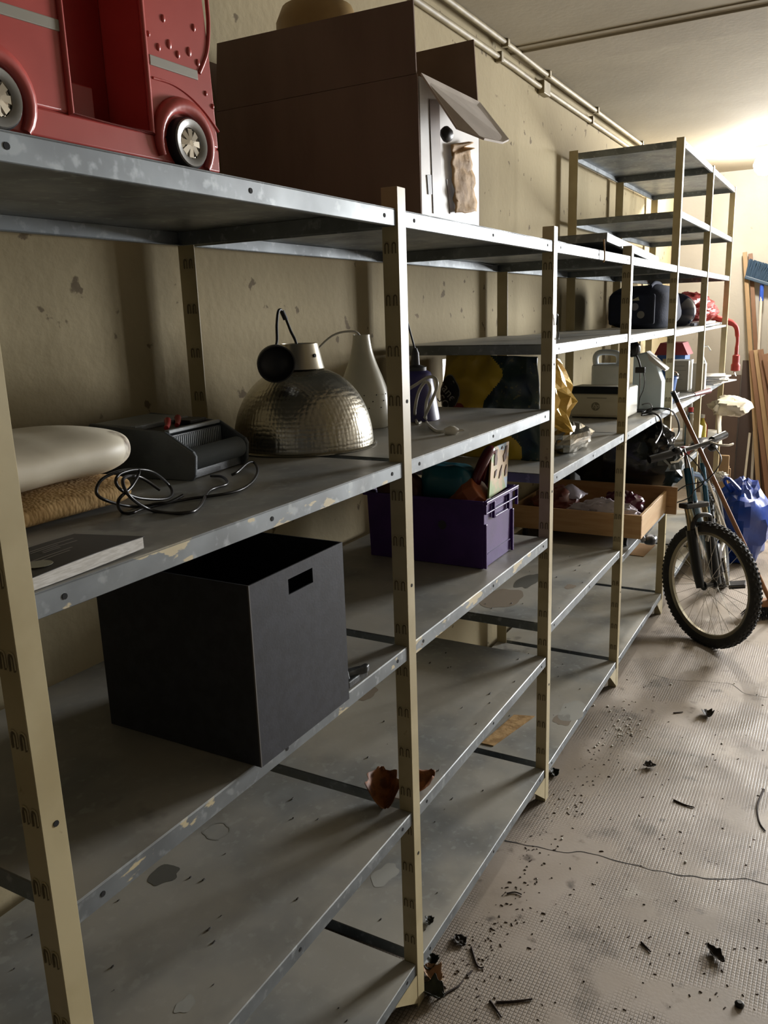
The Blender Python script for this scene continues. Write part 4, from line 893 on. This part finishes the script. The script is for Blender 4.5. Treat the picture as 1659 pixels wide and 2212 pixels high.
# ------------------------------------------------------------------ broom, blue bag
m_stick = M('varnished_stick', '#8e5f34', .45, col2='#7c4f29', nscale=5, stretch=(1, 1, .1)); m_brist = M('black_bristle', '#17171b', .8, col2='#232329', nscale=80)
brm = thing('broom', 'broom with a brown wooden stick and black bristles leaning beside the bike', 'broom', (4.9, -.55, 0))
p0, p1 = Vector((4.905, -.558, .10)), U(1453, 846, 'y', -.030)
B().tube([p0, p1.lerp(p0, .04)], .0125, 12).done('stick', m_stick, brm, smooth=60); B().tube([p1.lerp(p0, .045), p1], .0138, 12).done('stick_cap', m_bikeblk, brm, smooth=60)
b = B(); b.T = frame((4.93, -.575, .055), (.5, -.86, 0), (.86, .5, 0), (0, 0, 1)); b.box(-.14, .14, -.03, .03, .01, .05); b.done('head', m_stick, brm, bevel=.008)
b = B(); b.T = frame((4.93, -.575, .0), (.5, -.86, 0), (.86, .5, 0), (0, 0, 1)); random.seed(5)
for i in range(420):
    x = random.uniform(-.135, .135); y = random.uniform(-.026, .026); dx, dy = x*.25+random.uniform(-.02, .02), y*1.2+random.uniform(-.02, .02)
    b.tube([(x, y, .068), (x+dx*.5, y+dy*.5, .035), (x+dx, y+dy, .002)], [.0022, .002, .001], 4)
b.done('bristles', m_brist, brm, kind='stuff')
m_blue = M('blue_woven_film', '#123f9c', .28, col2='#0e3384', nscale=8, bump=.5, bscale=22, coat=.2)
bg = thing('blue_bag', 'crumpled bright blue carrier bag on the floor behind the bike', 'bag', (6.0, -.28, 0))
B().blob((6.02, -.270, .26), (.20, .185, .30), 41, .18, 1.6, 30, 22, crease=.22, flat=.001).done('sack', m_blue, bg, smooth=18)
b = B(); b.tube(spline([(5.95, -.20, .50), (5.90, -.16, .58), (5.88, -.19, .60), (5.92, -.26, .52)], 6), .012, 6); b.done('strap', m_blue, bg, smooth=50)
o = B().blob((5.95, -.13, .60), (.04, .05, .03), 42, .3, 2., crease=.4).done('white_paper_ball', M('white_paper', '#c8c4bb', .7), None, smooth=30); tag(o, 'white crumpled paper sticking out of the blue bag', 'paper')

# ------------------------------------------------------------------ timber and clutter at the end wall
m_bat = M('pale_batten', '#8f7654', .6, col2='#7d6442', nscale=4, stretch=(1, 1, .1)); m_plk = M('orange_plank', '#6f4e33', .6, col2='#5f4129', nscale=4, stretch=(1, 1, .1)); m_dkp = M('dark_brown_panel', '#4a3a30', .7, col2='#3e3028', nscale=3, stretch=(1, 1, .2))
def lean(name, label, px0, px1, xb, xt, w_, t_, mat, cat='plank', grp=None):
    a = U(px0[0], px0[1], 'x', xb); a.z = max(.001, a.z) if px0[1] < 1060 else .001; c = U(px1[0], px1[1], 'x', xt)
    d = (c-a).normalized(); y = Vector((0, 1, 0)); y = (y-d*y.dot(d)).normalized(); n = d.cross(y); b = B()
    b.hexa([a-y*w_/2-n*t_/2, a+y*w_/2-n*t_/2, a+y*w_/2+n*t_/2, a-y*w_/2+n*t_/2, c-y*w_/2-n*t_/2, c+y*w_/2-n*t_/2, c+y*w_/2+n*t_/2, c-y*w_/2+n*t_/2])
    o = b.done(name, mat, None, bevel=.002); tag(o, label, cat, grp); return o
G_ = 'timber leaning at the end wall'
lean('wooden_batten', 'pale tall batten leaning at the end wall, closest to the rack', (1640, 1085), (1609, 545), 7.95, 8.25, .035, .025, m_bat, 'batten', G_)
lean('wooden_batten', 'brown tall batten leaning just right of the pale tall batten', (1652, 1082), (1621, 548), 8.02, 8.27, .035, .022, m_plk, 'batten', G_)
for k, (bx_, tx, mm, lb) in enumerate(((1662, 1624, m_plk, 'leftmost of the short orange planks leaning at the end wall'), (1676, 1634, m_bat, 'second short plank from the left in the leaning plank stack'), (1692, 1643, m_plk, 'third short plank from the left in the leaning plank stack'))):
    lean('plank', lb, (bx_, 1100), (tx, 757-k), 7.80-.03*k, 8.10-.03*k, .045, .02, mm, 'plank', G_)
lean('wide_board', 'wide orange board at the right edge in front of the leaning planks', (1745, 1100), (1672, 760), 7.68, 7.98, .20, .02, m_plk, 'board', G_)
o = B().box(8.20, 8.23, .02, .40, .001, 1.12).done('brown_panel', m_dkp, None); tag(o, 'dark brown panel standing against the end wall behind the rack', 'panel')
o = B().box(8.235, 8.265, -.33, .015, .001, 1.25).done('brown_panel', M('dark_wood_panel', '#3d302a', .7), None); tag(o, 'darker wood panel behind the leaning battens', 'panel')
lean('white_pole', 'thin pale pole leaning across the dark panels', (1603, 1088), (1620, 935), 8.02, 8.19, .02, .02, M('pale_pole', '#a79f8d', .6), 'pole')
ub = thing('upturned_broom', 'broom with blue bristles standing upside down against the end wall', 'broom', (8.1, -.2, 0))
hc = U(1645, 590, 'x', 8.20)
B().tube([hc+Vector((-.10, -.055, -1.95)) if hc.z-1.95 > 0 else Vector((hc.x-.1, hc.y-.055, .002)), hc+Vector((0, -.01, -.10))], .012, 10).done('stick', M('white_stick', '#b9b2a6', .5), ub, smooth=50)
B().tube([hc+Vector((0, -.015, -.24)), hc+Vector((0, -.01, -.09))], .018, 10).done('blue_sleeve', M('blue_label', '#23459a', .4), ub, smooth=50)
b = B(); b.T = Matrix.Translation(hc) @ Matrix.Rotation(.35, 4, 'X'); random.seed(9)
for i in range(500):
    x = random.uniform(-.03, .03); y = random.uniform(-.11, .11); b.tube([(x, y, -.06), (x*1.4, y*1.12, .0), (x*1.9+random.uniform(-.01, .01), y*1.2+random.uniform(-.01, .01), .075+random.uniform(-.012, .012))], .004, 4)
b.done('bristles', M('blue_bristle', '#2a3f52', .8), ub, kind='stuff')
b = B(); b.T = Matrix.Translation(hc) @ Matrix.Rotation(.35, 4, 'X'); b.box(-.035, .035, -.115, .115, -.085, -.055); b.done('head', M('blue_head', '#26394a', .5), ub, bevel=.006)
wc = thing('wooden_stool', 'small pale wooden stool with a round orange leg beyond the rack end', 'stool', (7.15, -.04, 0))
B().box(7.10, 7.13, -.050, .03, .20, .555).done('upright', m_bat, wc, bevel=.006); B().box(7.135, 7.22, -.045, .025, .43, .45).done('rail', m_bat, wc, bevel=.003)
B().box(7.10, 7.13, -.055, -.02, .001, .20).done('leg', M('orange_wood', '#b5762f', .5), wc, bevel=.008); B().box(7.20, 7.23, -.055, .02, .001, .43).done('leg', m_bat, wc, bevel=.006)
o = B().blob((7.75, -.10, .085), (.22, .13, .085), 51, .15, 1.6, crease=.12, flat=.001).done('grey_sack', M('grey_sack_cloth', '#7d746a', .8), None, smooth=40); tag(o, 'greyish slumped sack on the floor below the dark panels', 'sack')
for k, (x, y, a, sx, sy, lb) in enumerate(((7.15, -.52, .3, .24, .16, 'flattened cardboard sheet on the floor behind the blue bag'), (7.55, -.42, .7, .18, .14, 'second flattened cardboard piece further back on the floor'), (6.75, -.66, .1, .16, .12, 'flat brown cardboard piece at the right edge of the floor'))):
    b = B(); b.T = Matrix.Translation((x, y, .0015+.004*k)) @ Matrix.Rotation(a, 4, 'Z'); b.box(-sx, sx, -sy, sy, 0, .004); o = b.done('cardboard_sheet', M('tan_cardboard', '#9a7a57', .85, col2='#8b6c4a', nscale=4), None); tag(o, lb, 'cardboard', 'cardboard on the floor')

# ------------------------------------------------------------------ upper shelves of the far bays
ZU = 1.6225
m_nv = M('navy_nylon', '#1c2130', .9, col2='#242b40', nscale=6, bump=.3, bscale=120)
nb = thing('sports_bag', 'big navy sports bag on the upper shelf of the fifth bay', 'bag', (5.2, .25, ZU))
B().blob((5.25, .275, ZU+.125), (.29, .185, .128), 61, .08, 1.5, 48, 30, sq=.55, flat=ZU+.001).done('bag_body', m_nv, nb, smooth=40)
b = B(); b.box(4.94, 4.968, .16, .42, ZU+.03, ZU+.20); b.done('front_pocket', m_nv, nb, bevel=.012, bseg=3)
for (yy, zz, cc) in ((.25, .13, '#8a8a92'), (.30, .085, '#7a3b3e'), (.215, .085, '#84827e')):
    B().lathe([(0, 0), (.021, 0), (.021, .002), (0, .002)], (4.939, yy+.02, ZU+zz), 20, Matrix.Rotation(-PI/2, 3, 'Y')).done('round_badge', M('badge_'+cc[1:], cc, .6), nb)
B().prism([(4.938, .295, ZU+.165), (4.938, .245, ZU+.165), (4.938, .252, ZU+.185)], (-.002, 0, 0)).done('triangle_badge', M('badge_cream', '#c5c1a4', .6), nb)
B().tube(spline([(5.0, .2, ZU+.24), (5.1, .2, ZU+.262), (5.25, .2, ZU+.262), (5.36, .2, ZU+.235)], 5), .011, 8).done('carry_handle', m_nv, nb, smooth=50)
hm = thing('visor_helmet', 'dark blue helmet with a shiny edge next to the sports bag', 'helmet', (5.62, .17, ZU))
B().blob((5.625, .17, ZU+.095), (.085, .13, .115), 62, .03, 1., flat=ZU+.001).done('shell', M('helmet_navy', '#1b2033', .2, coat=.5), hm, smooth=60)
B().box(5.60, 5.69, .04, .07, ZU+.0008, ZU+.02).done('visor', M('helmet_visor', '#6a6f7c', .15), hm, bevel=.005)
m_rd = M('red_nylon', '#a12c25', .5, col2='#8e241f', nscale=8, bump=.5, bscale=24)
# loose plates carrying the red bag
st = thing('loose_shelf_plates', 'stack of loose grey shelf plates lying in the end bay under the red bag', 'shelf plates', (6.4, .3, 1.60))
for k, (x0, x1, z, y0) in enumerate(((5.80, 6.83, 1.600, .004), (5.82, 6.98, 1.618, .045), (5.80, 6.36, 1.640, .02))):
    b = B(); b.box(x0, x1, y0, y0+.5, z, z+.002).box(x0, x1, y0, y0+.002, z-.012, z); b.done('plate', m_galv, st)
for X_ in (XP[5]-PW+.004,): B().box(X_, X_+.05, .03, .54, 1.578, 1.588).done('support_lug', m_galv, st)
rb = thing('red_bag', 'red nylon bag with a dangling strap on the end bay plates', 'bag', (6.3, .2, 1.645))
B().blob((6.20, .19, 1.735), (.34, .16, .10), 63, .2, 1.8, 50, 30, crease=.25, flat=1.643).done('sack', m_rd, rb, smooth=35)
B().blob((6.80, .20, 1.705), (.24, .135, .085), 64, .22, 1.8, 40, 24, crease=.25, flat=1.6212).done('loose_end', m_rd, rb, smooth=35)
pts = [(6.93, .12, 1.66), (7.0, -.03, 1.60), (7.02, -.06, 1.50), (7.02, -.06, 1.42), (7.02, -.06, 1.36), (7.02, -.06, 1.29), (7.02, -.06, 1.24)]
B().tube(spline(pts, 6), [.024]*6+[.018]*6+[.013]*6+[.015]*6+[.028]*6+[.035]*6+[.012], 10).done('strap', m_rd, rb, smooth=50)
b = B(); b.tube([(7.02+.016*math.cos(a), -.06+.016*math.sin(a)*.6, 1.218+.018*math.sin(a)) for a in [i*PI/6 for i in range(12)]], .003, 6, closed=True); b.done('metal_ring', m_chrome, rb, smooth=50)

# ------------------------------------------------------------------ waist-high shelf of the far bays
ZE = 1.1905
bu = thing('blue_bucket', 'bright blue plastic bucket on the fifth bay shelf', 'bucket', (4.98, .09, ZE))
pf = [(.055, 0), (.075, .15), (.082, .152), (.082, .162), (.072, .162), (.052, .004)]
B().lathe(pf, (4.99, .10, ZE+.0005), 28, None, closed=True).done('body', M('bucket_blue', '#2a5fa8', .35), bu, smooth=40)
B().tube(spline([(4.99, .02, ZE+.158), (4.97, .03, ZE+.19), (4.96, .09, ZE+.205), (4.97, .16, ZE+.19), (4.99, .18, ZE+.158)], 5), .003, 6).done('wire_handle', m_chrome, bu, smooth=50)
th = thing('toy_house', 'toy house with red roof and blue walls at the back of the end bay', 'toy', (6.2, .30, ZE))
B().box(6.10, 6.30, .17, .36, ZE+.0005, ZE+.225).done('wall', M('toy_blue', '#2f5a9c', .5), th); B().prism([(6.09, .15, ZE+.226), (6.09, .38, ZE+.226), (6.09, .34, ZE+.31), (6.09, .19, ZE+.31)], (.22, 0, 0)).done('roof', M('toy_red', '#8f2b30', .5), th); B().box(6.097, 6.10, .27, .32, ZE+.14, ZE+.20).done('window', M('toy_cream', '#c8b88c', .6), th)
sg = thing('white_carton', 'white carton with faint handwriting in front of the toy house', 'box', (5.95, .2, ZE))
B().box(5.86, 6.06, .105, .255, ZE+.0005, ZE+.20).done('body', M('grey_white_card', '#b7b5ad', .7), sg, bevel=.002)
for k, (a, c) in enumerate(((.13, .19), (.12, .23), (.15, .20), (.14, .22))): B().box(5.8585, 5.86, a, c, ZE+.165-.03*k, ZE+.168-.03*k).done('handwritten_line', M('ink_grey', '#8a8a88', .8), sg)
o = B().box(5.84, 5.90, -.005, .075, ZE+.0005, ZE+.185).done('white_bottle_box', M('bright_white_card', '#dcdad4', .6), None, bevel=.003); tag(o, 'bright white upright carton behind the sixth post', 'box')
wf = thing('glass_bottle', 'clear glass bottle with a tap standing behind the white upright carton', 'bottle', (5.98, .10, ZE))
B().lathe([(.0, 0), (.035, 0), (.036, .17), (.014, .22), (.013, .29), (.010, .292), (.0, .292)], (6.0, .045, ZE+.0005), 18).done('body', M('pale_glass', '#aeb2ab', .12), wf, smooth=40); B().tube([(6.0, .045, ZE+.285), (6.0, .01, ZE+.29), (6.0, -.01, ZE+.26)], .004, 6).done('tap', m_chrome, wf)
for k in range(5):
    b = B(); b.T = Matrix.Translation((6.52, .02, ZE+.001+.012*k)) @ Matrix.Rotation(.12*((k*37) % 5-2), 4, 'Z'); b.box(-.20+.015*k, .24-.02*k, -.07, .13, 0, .009)
    o = b.done('paper_stack', M('paper_grey_white', '#bfbcb4', .7), None); tag(o, ['bottom magazine of the pile in the end bay', 'second magazine from the bottom of the end bay pile', 'middle magazine of the end bay pile', 'second magazine from the top of the end bay pile', 'topmost magazine of the end bay pile'][k], 'magazine', 'magazines piled in the end bay')
tl = thing('loppers', 'loppers with a dark red handle lying across the fifth bay shelf edge', 'tool', (5.5, -.02, ZE))
p0, p1 = Vector((5.06, .06, ZE+.018)), Vector((5.70, -.055, ZE+.018)); 
B().tube([p0, p0.lerp(p1, .55)], .011, 8).done('blade_arm', m_bikeblk, tl, smooth=50); B().tube([p0.lerp(p1, .56), p0.lerp(p1, .8), p1], [.013, .016, .019], 10).done('handle', M('dark_red_grip', '#5e1a20', .4), tl, smooth=50)
B().box(5.25, 5.42, .08, .16, ZE+.0005, ZE+.035).done('small_dark_box', M('dark_tin', '#3c3633', .5), None, bevel=.003); tag(bpy.data.objects['small_dark_box'], 'small dark tin on the fifth bay shelf by the loppers', 'tin')
# white cotton bag hanging at the end bay
m_cot = M('cream_cotton', '#cfc6b0', .8, col2='#bfb59c', nscale=6, bump=.4, bscale=26)
hb = thing('cotton_bag', 'cream cotton bag hanging off the end bay shelf', 'bag', (6.35, -.09, 1.0))
B().blob((6.36, -.115, 1.04), (.20, .125, .062), 71, .3, 1.5, 30, 18, crease=.3, sq=.7).done('bag_body', m_cot, hb, smooth=35)
b = B(); b.grid(lambda u, v: Vector((6.28+.16*u+.03*v, -.035-.012*math.sin(u*7)-.02*v, .985-.235*v-.012*u)), 12, 14); b.done('hanging_cloth', m_cot, hb, smooth=60, solid=.004)
# lower shelves of the far bays
ZG = .8005
for k, (x, y, r, h, cc, lb) in enumerate(((5.92, .075, .032, .23, '#c9c8c2', 'white plastic spray bottle on the low shelf of the end bay'), (6.02, .10, .035, .26, '#3b6c8c', 'blue bottle on the low shelf of the end bay'), (6.13, .035, .03, .20, '#c2b13c', 'yellow bottle on the low shelf of the end bay'), (5.10, .12, .04, .24, '#2f5a52', 'green bottle on the low shelf of the fifth bay'), (5.34, .16, .045, .20, '#8c8c88', 'grey jar on the low shelf of the fifth bay'), (6.30, .06, .04, .17, '#a83a3a', 'red capped jar on the low shelf of the end bay'), (6.22, .14, .04, .27, '#d0cfca', 'tall white bottle at the back of the end bay low shelf'))):
    t_ = thing('bottle', lb, 'bottle', (x, y, ZG), 'bottles on the low far shelves'); zz = ZG+.0005
    B().lathe([(0, 0), (r, 0), (r, h*.62), (r*.4, h*.82), (r*.38, h*.88), (0, h*.88)], (x, y, zz), 18).done('body', M('bottle_'+cc[1:], cc, .35), t_, smooth=40)
    B().lathe([(0, 0), (r*.5, 0), (r*.5, h*.12), (0, h*.12)], (x, y, zz+h*.881), 12).done('cap', M('cap_red', '#a83232', .4) if k % 2 else M('cap_white', '#cfcdc6', .4), t_, smooth=40)
o = B().box(5.42, 5.62, .14, .40, ZG+.0005, ZG+.17).done('small_carton', m_pine, None, bevel=.002); tag(o, 'small brown carton on the low shelf of the fifth bay', 'box')
o = B().prism([(5.86, .012, .965), (5.86, .012, ZG+.001), (5.94, .018, ZG+.001), (6.05, .018, .93)], (.004, .004, 0)).done('white_card', M('white_card', '#d2d0ca', .6), None); tag(o, 'bright white card propped at the front of the end bay low shelf', 'card')
o = B().blob((5.22, .33, ZG+.10), (.15, .14, .10), 81, .15, 1.6, crease=.2, flat=ZG+.001).done('dark_green_bag', M('dark_green_film', '#22372e', .35, bump=.5, bscale=20), None, smooth=35); tag(o, 'dark green plastic bag on the low shelf of the fifth bay', 'bag')

# ------------------------------------------------------------------ top of the rack: loose tray and wire hook
lt = thing('loose_tray', 'loose metal shelf tray tilted on top of the third and fourth bays', 'shelf tray', (3.9, .2, ZT))
T = Matrix.Translation((3.40, .045, ZT+.048)) @ Matrix.Rotation(.058, 4, 'Y') @ Matrix.Rotation(-.02, 4, 'Z')
o = tray(0, .92, .034, m_galv, lt, y0=0, y1=.52, name='tray', T=T)
T = Matrix.Translation((2.98, .03, ZT+.036)) @ Matrix.Rotation(.02, 4, 'Y')
lt2 = thing('loose_tray', 'second loose metal tray lying flat under the tilted tray', 'shelf tray', (3.2, .2, ZT))
tray(0, .55, 0, m_galv, lt2, y0=.10, y1=.56, name='tray', T=T)
hk = B().tube(spline([(3.165, -.004, 1.995), (3.16, -.008, 1.96), (3.165, -.008, 1.925), (3.17, -.003, 1.915)], 5), .003, 6).done('wire_hook', m_kraft, None, smooth=50); tag(hk, 'bent wire hooked over the third bay top shelf edge', 'wire')
h2 = B().tube(spline([(2.612, -.004, 1.70), (2.608, -.008, 1.735), (2.615, -.008, 1.70), (2.618, -.008, 1.665), (2.63, -.006, 1.655), (2.64, -.004, 1.672)], 5), .0022, 6).done('wire_hook', m_iron, None, smooth=50); tag(h2, 'small dark wire hook hanging on the third post', 'hook')
# ------------------------------------------------------------------ leaves, twigs and crumbs
m_leafo = M('dry_leaf_orange', '#8a5426', .65, col2='#5e3315', nscale=30, lo=.4, hi=.6); m_leafd = M('dead_leaf_dark', '#231d18', .7, col2='#332a20', nscale=40); m_leafg = M('dead_leaf_green', '#2c3020', .6, col2='#1c1f15', nscale=40); m_leafb = M('dry_leaf_beige', '#b08a68', .6, col2='#93704f', nscale=30); m_twig = M('twig_bark', '#3a2c24', .85, col2='#2a1f1a', nscale=60)
def leaf(c, L, Wd, rz, mat, label, curl=1.2, seed=0, tilt=0., grp=None, zmin=None, name='dead_leaf'):
    b = B(); T = Matrix.Translation(c) @ Matrix.Rotation(rz, 4, 'Z') @ Matrix.Rotation(tilt, 4, 'Y'); b.T = T
    def f(u, v):
        x = (u-.5)*L; w_ = Wd*.5*math.sin(PI*min(max(u, .03), .97))**.7*(1+.13*math.sin(u*17+seed)); y = (v-.5)*2*w_
        z = curl*(y*y)/Wd*1.6+curl*.5*(x*x)/L+.006*noise.noise(Vector((u*6+seed, v*5, seed)))
        return Vector((x, y, z))
    b.grid(f, 16, 9)
    lo_ = min(v.co.z for v in b.bm.verts); zz = c[2] if zmin is None else zmin
    for v in b.bm.verts: v.co.z += zz-lo_+.0006
    o = b.done(name, mat, None, smooth=50, solid=.0006); tag(o, label, 'leaf', grp); return o
leaf((1.585, .100, .569), .115, .085, .6, m_leafo, 'curled orange-brown dry leaf on the low shelf behind the second post', 1.7, 1, -.5, 'dry leaves', .5685)
leaf((1.665, .022, .569), .085, .065, -.3, m_leafo, 'curled orange leaf on the low shelf just right of the second post', 1.6, 4, -.35, 'dry leaves', .5685)
def fl(px, py, z=.0005): return U(px, py, 'z', z)
for (px, py, L, w_, rz, mt, lb, cu_) in ((935, 2112, .075, .05, .9, m_leafb, 'pale beige curled leaf on the floor at the foot of the second post', 1.5), (930, 2085, .06, .05, .2, m_leafg, 'dark green leaf behind the pale leaf at the second post foot', 1.4),
        (934, 2150, .07, .06, 1.6, m_leafg, 'dark leaf in front of the pale leaf at the second post foot', 1.3), (994, 2034, .05, .035, 1., m_leafd, 'small dark oval leaf on the floor near the second post', .5), (1528, 1546, .07, .05, .4, m_leafd, 'black leaf clump on the floor in front of the bike wheel', 1.2),
        (1403, 1657, .05, .035, 2., m_leafd, 'dark leaf scrap on the middle of the floor', 1.), (1198, 1672, .06, .035, .5, m_leafg, 'greenish leaf at the foot of the third post', 1.), (1612, 1349, .07, .05, .2, m_leafo, 'orange leaf on the floor right of the bike wheel', 1.2), (1545, 2066, .07, .03, .8, m_leafd, 'dark shrivelled leaf on the near right floor', 1.3)):
    p = fl(px, py); leaf((p.x, p.y, .0008), L, w_, rz, mt, lb, cu_, px, 0, 'leaves on the floor', .0008)
p = fl(928, 1993, .1305); leaf((p.x, p.y, .1308), .035, .025, .3, m_leafg, 'tiny pale-edged leaf on the bottom shelf by the second post', 1.2, 3, 0, None, .1308)
def twig(px, r, lb, z=.003):
    b = B(); pts = spline([U(x, y, 'z', z) for x, y in px], 4); b.tube(pts, [r*(1.1-.5*i/len(pts)) for i in range(len(pts))], 6); o = b.done('twig', m_twig, None, smooth=50); tag(o, lb, 'twig', 'twigs on the floor')
twig([(1018, 2046), (1028, 2079), (1036, 2090), (1045, 2089)], .003, 'bent thin twig standing out right of the second post foot')
twig([(947, 2156), (973, 2140), (989, 2131), (1001, 2117)], .003, 'forked twig touching the dark leaf at the second post foot')
twig([(1058, 2162), (1067, 2173), (1083, 2197)], .0032, 'short dark twig at the bottom edge of the floor')
twig([(1072, 2165), (1110, 2163), (1150, 2158)], .0034, 'straight dark twig lying sideways near the bottom edge')
twig([(1009, 2107), (1020, 2096)], .003, 'stubby twig between the two bent twigs')
twig([(1455, 1728), (1478, 1738), (1500, 1744)], .0035, 'brown twig on the floor below the leaf scrap')
twig([(1650, 1705), (1636, 1740), (1640, 1775), (1653, 1795)], .0035, 'curved dark twig at the right edge of the floor')
twig([(1385, 2035), (1398, 2048), (1406, 2056)], .003, 'small twig on the near floor below the crack')
twig([(1095, 1930), (1112, 1927), (1127, 1932)], .0025, 'thin crooked twig close to the shelf on the near floor')
twig([(1455, 1540), (1475, 1538)], .003, 'small twig left of the black leaf clump')
b = B(); random.seed(21)
for i in range(420):     # tiny grit: uncountable
    if i % 2: px, py = random.uniform(1000, 1659), random.uniform(1500, 2205)
    else:
        t_ = random.random(); px, py = 930+t_*420+random.uniform(0, 90), 2120-t_*680+random.uniform(0, 60)
    p = fl(px, py)
    if p.y > -.012: continue
    r = random.uniform(.0008, .0026); a = random.uniform(0, 3); ca, sa = math.cos(a), math.sin(a); l_ = r*random.uniform(1, 3)
    b.hexa([(p.x+ca*l_-sa*r, p.y+sa*l_+ca*r, .0004), (p.x-ca*l_-sa*r, p.y-sa*l_+ca*r, .0004), (p.x-ca*l_+sa*r, p.y-sa*l_-ca*r, .0004), (p.x+ca*l_+sa*r, p.y+sa*l_-ca*r, .0004),
            (p.x+ca*l_*.5, p.y+sa*l_*.5, r*1.2), (p.x-ca*l_*.5, p.y-sa*l_*.5, r*1.2), (p.x-ca*l_*.4+sa*r*.3, p.y-sa*l_*.4, r*1.2), (p.x+ca*l_*.4+sa*r*.3, p.y+sa*l_*.4, r*1.2)])
tag(b.done('floor_grit', M('grit_brown', '#4a3d33', .9), None), 'dark grit and bark crumbs scattered over the floor', 'grit', None, 'stuff')
b = B(); random.seed(22)
for i in range(70):
    px, py = random.gauss(1338, 28), random.gauss(1580, 26)
    if i % 5 == 0: px, py = random.uniform(1150, 1600), random.uniform(1400, 1900)
    p = fl(px, py); r = random.uniform(.0015, .005)
    b.blob((p.x, p.y, r*.6), (r*1.4, r, r*.7), i, .2, nu=6, nv=5, flat=.0004)
tag(b.done('white_crumbs', M('plaster_crumb', '#d6d2c8', .8), None), 'white plaster crumbs scattered on the floor beside the third bay', 'crumbs', None, 'stuff')
b = B(); random.seed(23)
for i in range(130):
    k = random.choice(((0, .568), (1, .568), (1, .13), (0, .13), (2, .13), (2, .675), (0, 1.0))); x = random.uniform(XP[k[0]]+.03, XP[k[0]+1]-.08); y = random.uniform(.02, .5)
    if k == (0, 1.0) and x < 1.3: continue
    r = random.uniform(.001, .003); b.blob((x, y, k[1]+r*.5), (r*random.uniform(1, 3), r, r*.6), i, .2, nu=6, nv=5, flat=k[1]+.0004)
tag(b.done('shelf_crumbs', m_leafd, None), 'dark crumbs scattered on the lower shelves', 'crumbs', None, 'stuff')
o = B().prism([U(x, y, 'z', .1312) for x, y in ((1040, 1606), (1066, 1612), (1155, 1548), (1110, 1545))], (0, 0, .003)).done('cardboard_scrap', m_kraft, None); tag(o, 'brown cardboard scrap on the bottom shelf beyond the third post', 'cardboard')
o = B().prism([U(x, y, 'z', .1312) for x, y in ((1338, 1196), (1390, 1203), (1416, 1178), (1362, 1172))], (0, 0, .004)).done('cardboard_sheet', M('tan_cardboard', '#9a7a57'), None); tag(o, 'tan cardboard sheet on the bottom shelf under the pine drawer', 'cardboard')
o = B().lathe([(0, 0), (.011, 0), (.012, .006), (.006, .012), (0, .012)], fl(1597, 2172), 12).done('black_stopper', m_bikeblk, None, smooth=40); tag(o, 'round black rubber stopper on the near right floor', 'stopper')

# ------------------------------------------------------------------ stains on the shelf sheets
m_st1 = M('oil_stain', '#5c5b54', .5); m_st2 = M('brown_stain', '#847868', .6); m_st3 = M('chalky_smear', '#a3a29a', .7); m_st4 = M('ring_mark', '#8d8c84', .6)
def stain(key, px, py, rx, ry, mat, seed, ring=False):
    sh = SHELF[key]; c = U(px, py, 'z', key[1]+.0004); b = B(); n = 36; vs = []; 
    for i in range(n):
        a = 2*PI*i/n; k = 1+.35*noise.noise(Vector((math.cos(a)*1.6+seed, math.sin(a)*1.6, seed*.7)))
        vs.append(c+Vector((math.cos(a)*rx*k, math.sin(a)*ry*k, 0)))
    if ring:
        inn = [c+(v-c)*.86 for v in vs]; b._add(vs+inn, [(i, (i+1) % n, n+(i+1) % n, n+i) for i in range(n)])
    else: b._add([c]+vs, [(0, 1+i, 1+(i+1) % n) for i in range(n)])
    b.done('stain', mat, sh)
stain((0, .568), 355, 1890, .035, .028, m_st1, 1); stain((0, .568), 468, 1795, .032, .03, m_st4, 2, True); stain((0, .568), 400, 2170, .02, .015, m_st3, 3)
stain((2, .13), 1235, 1535, .09, .05, m_st3, 4); stain((2, .13), 1215, 1555, .05, .035, m_st2, 5); stain((2, .675), 1085, 1290, .11, .07, m_st2, 6); stain((2, .675), 1140, 1255, .10, .04, m_st1, 7); stain((2, .675), 1232, 1267, .03, .02, m_st2, 8); stain((1, .568), 790, 1500, .05, .03, m_st2, 9); stain((1, .13), 830, 1890, .06, .03, m_st3, 10)
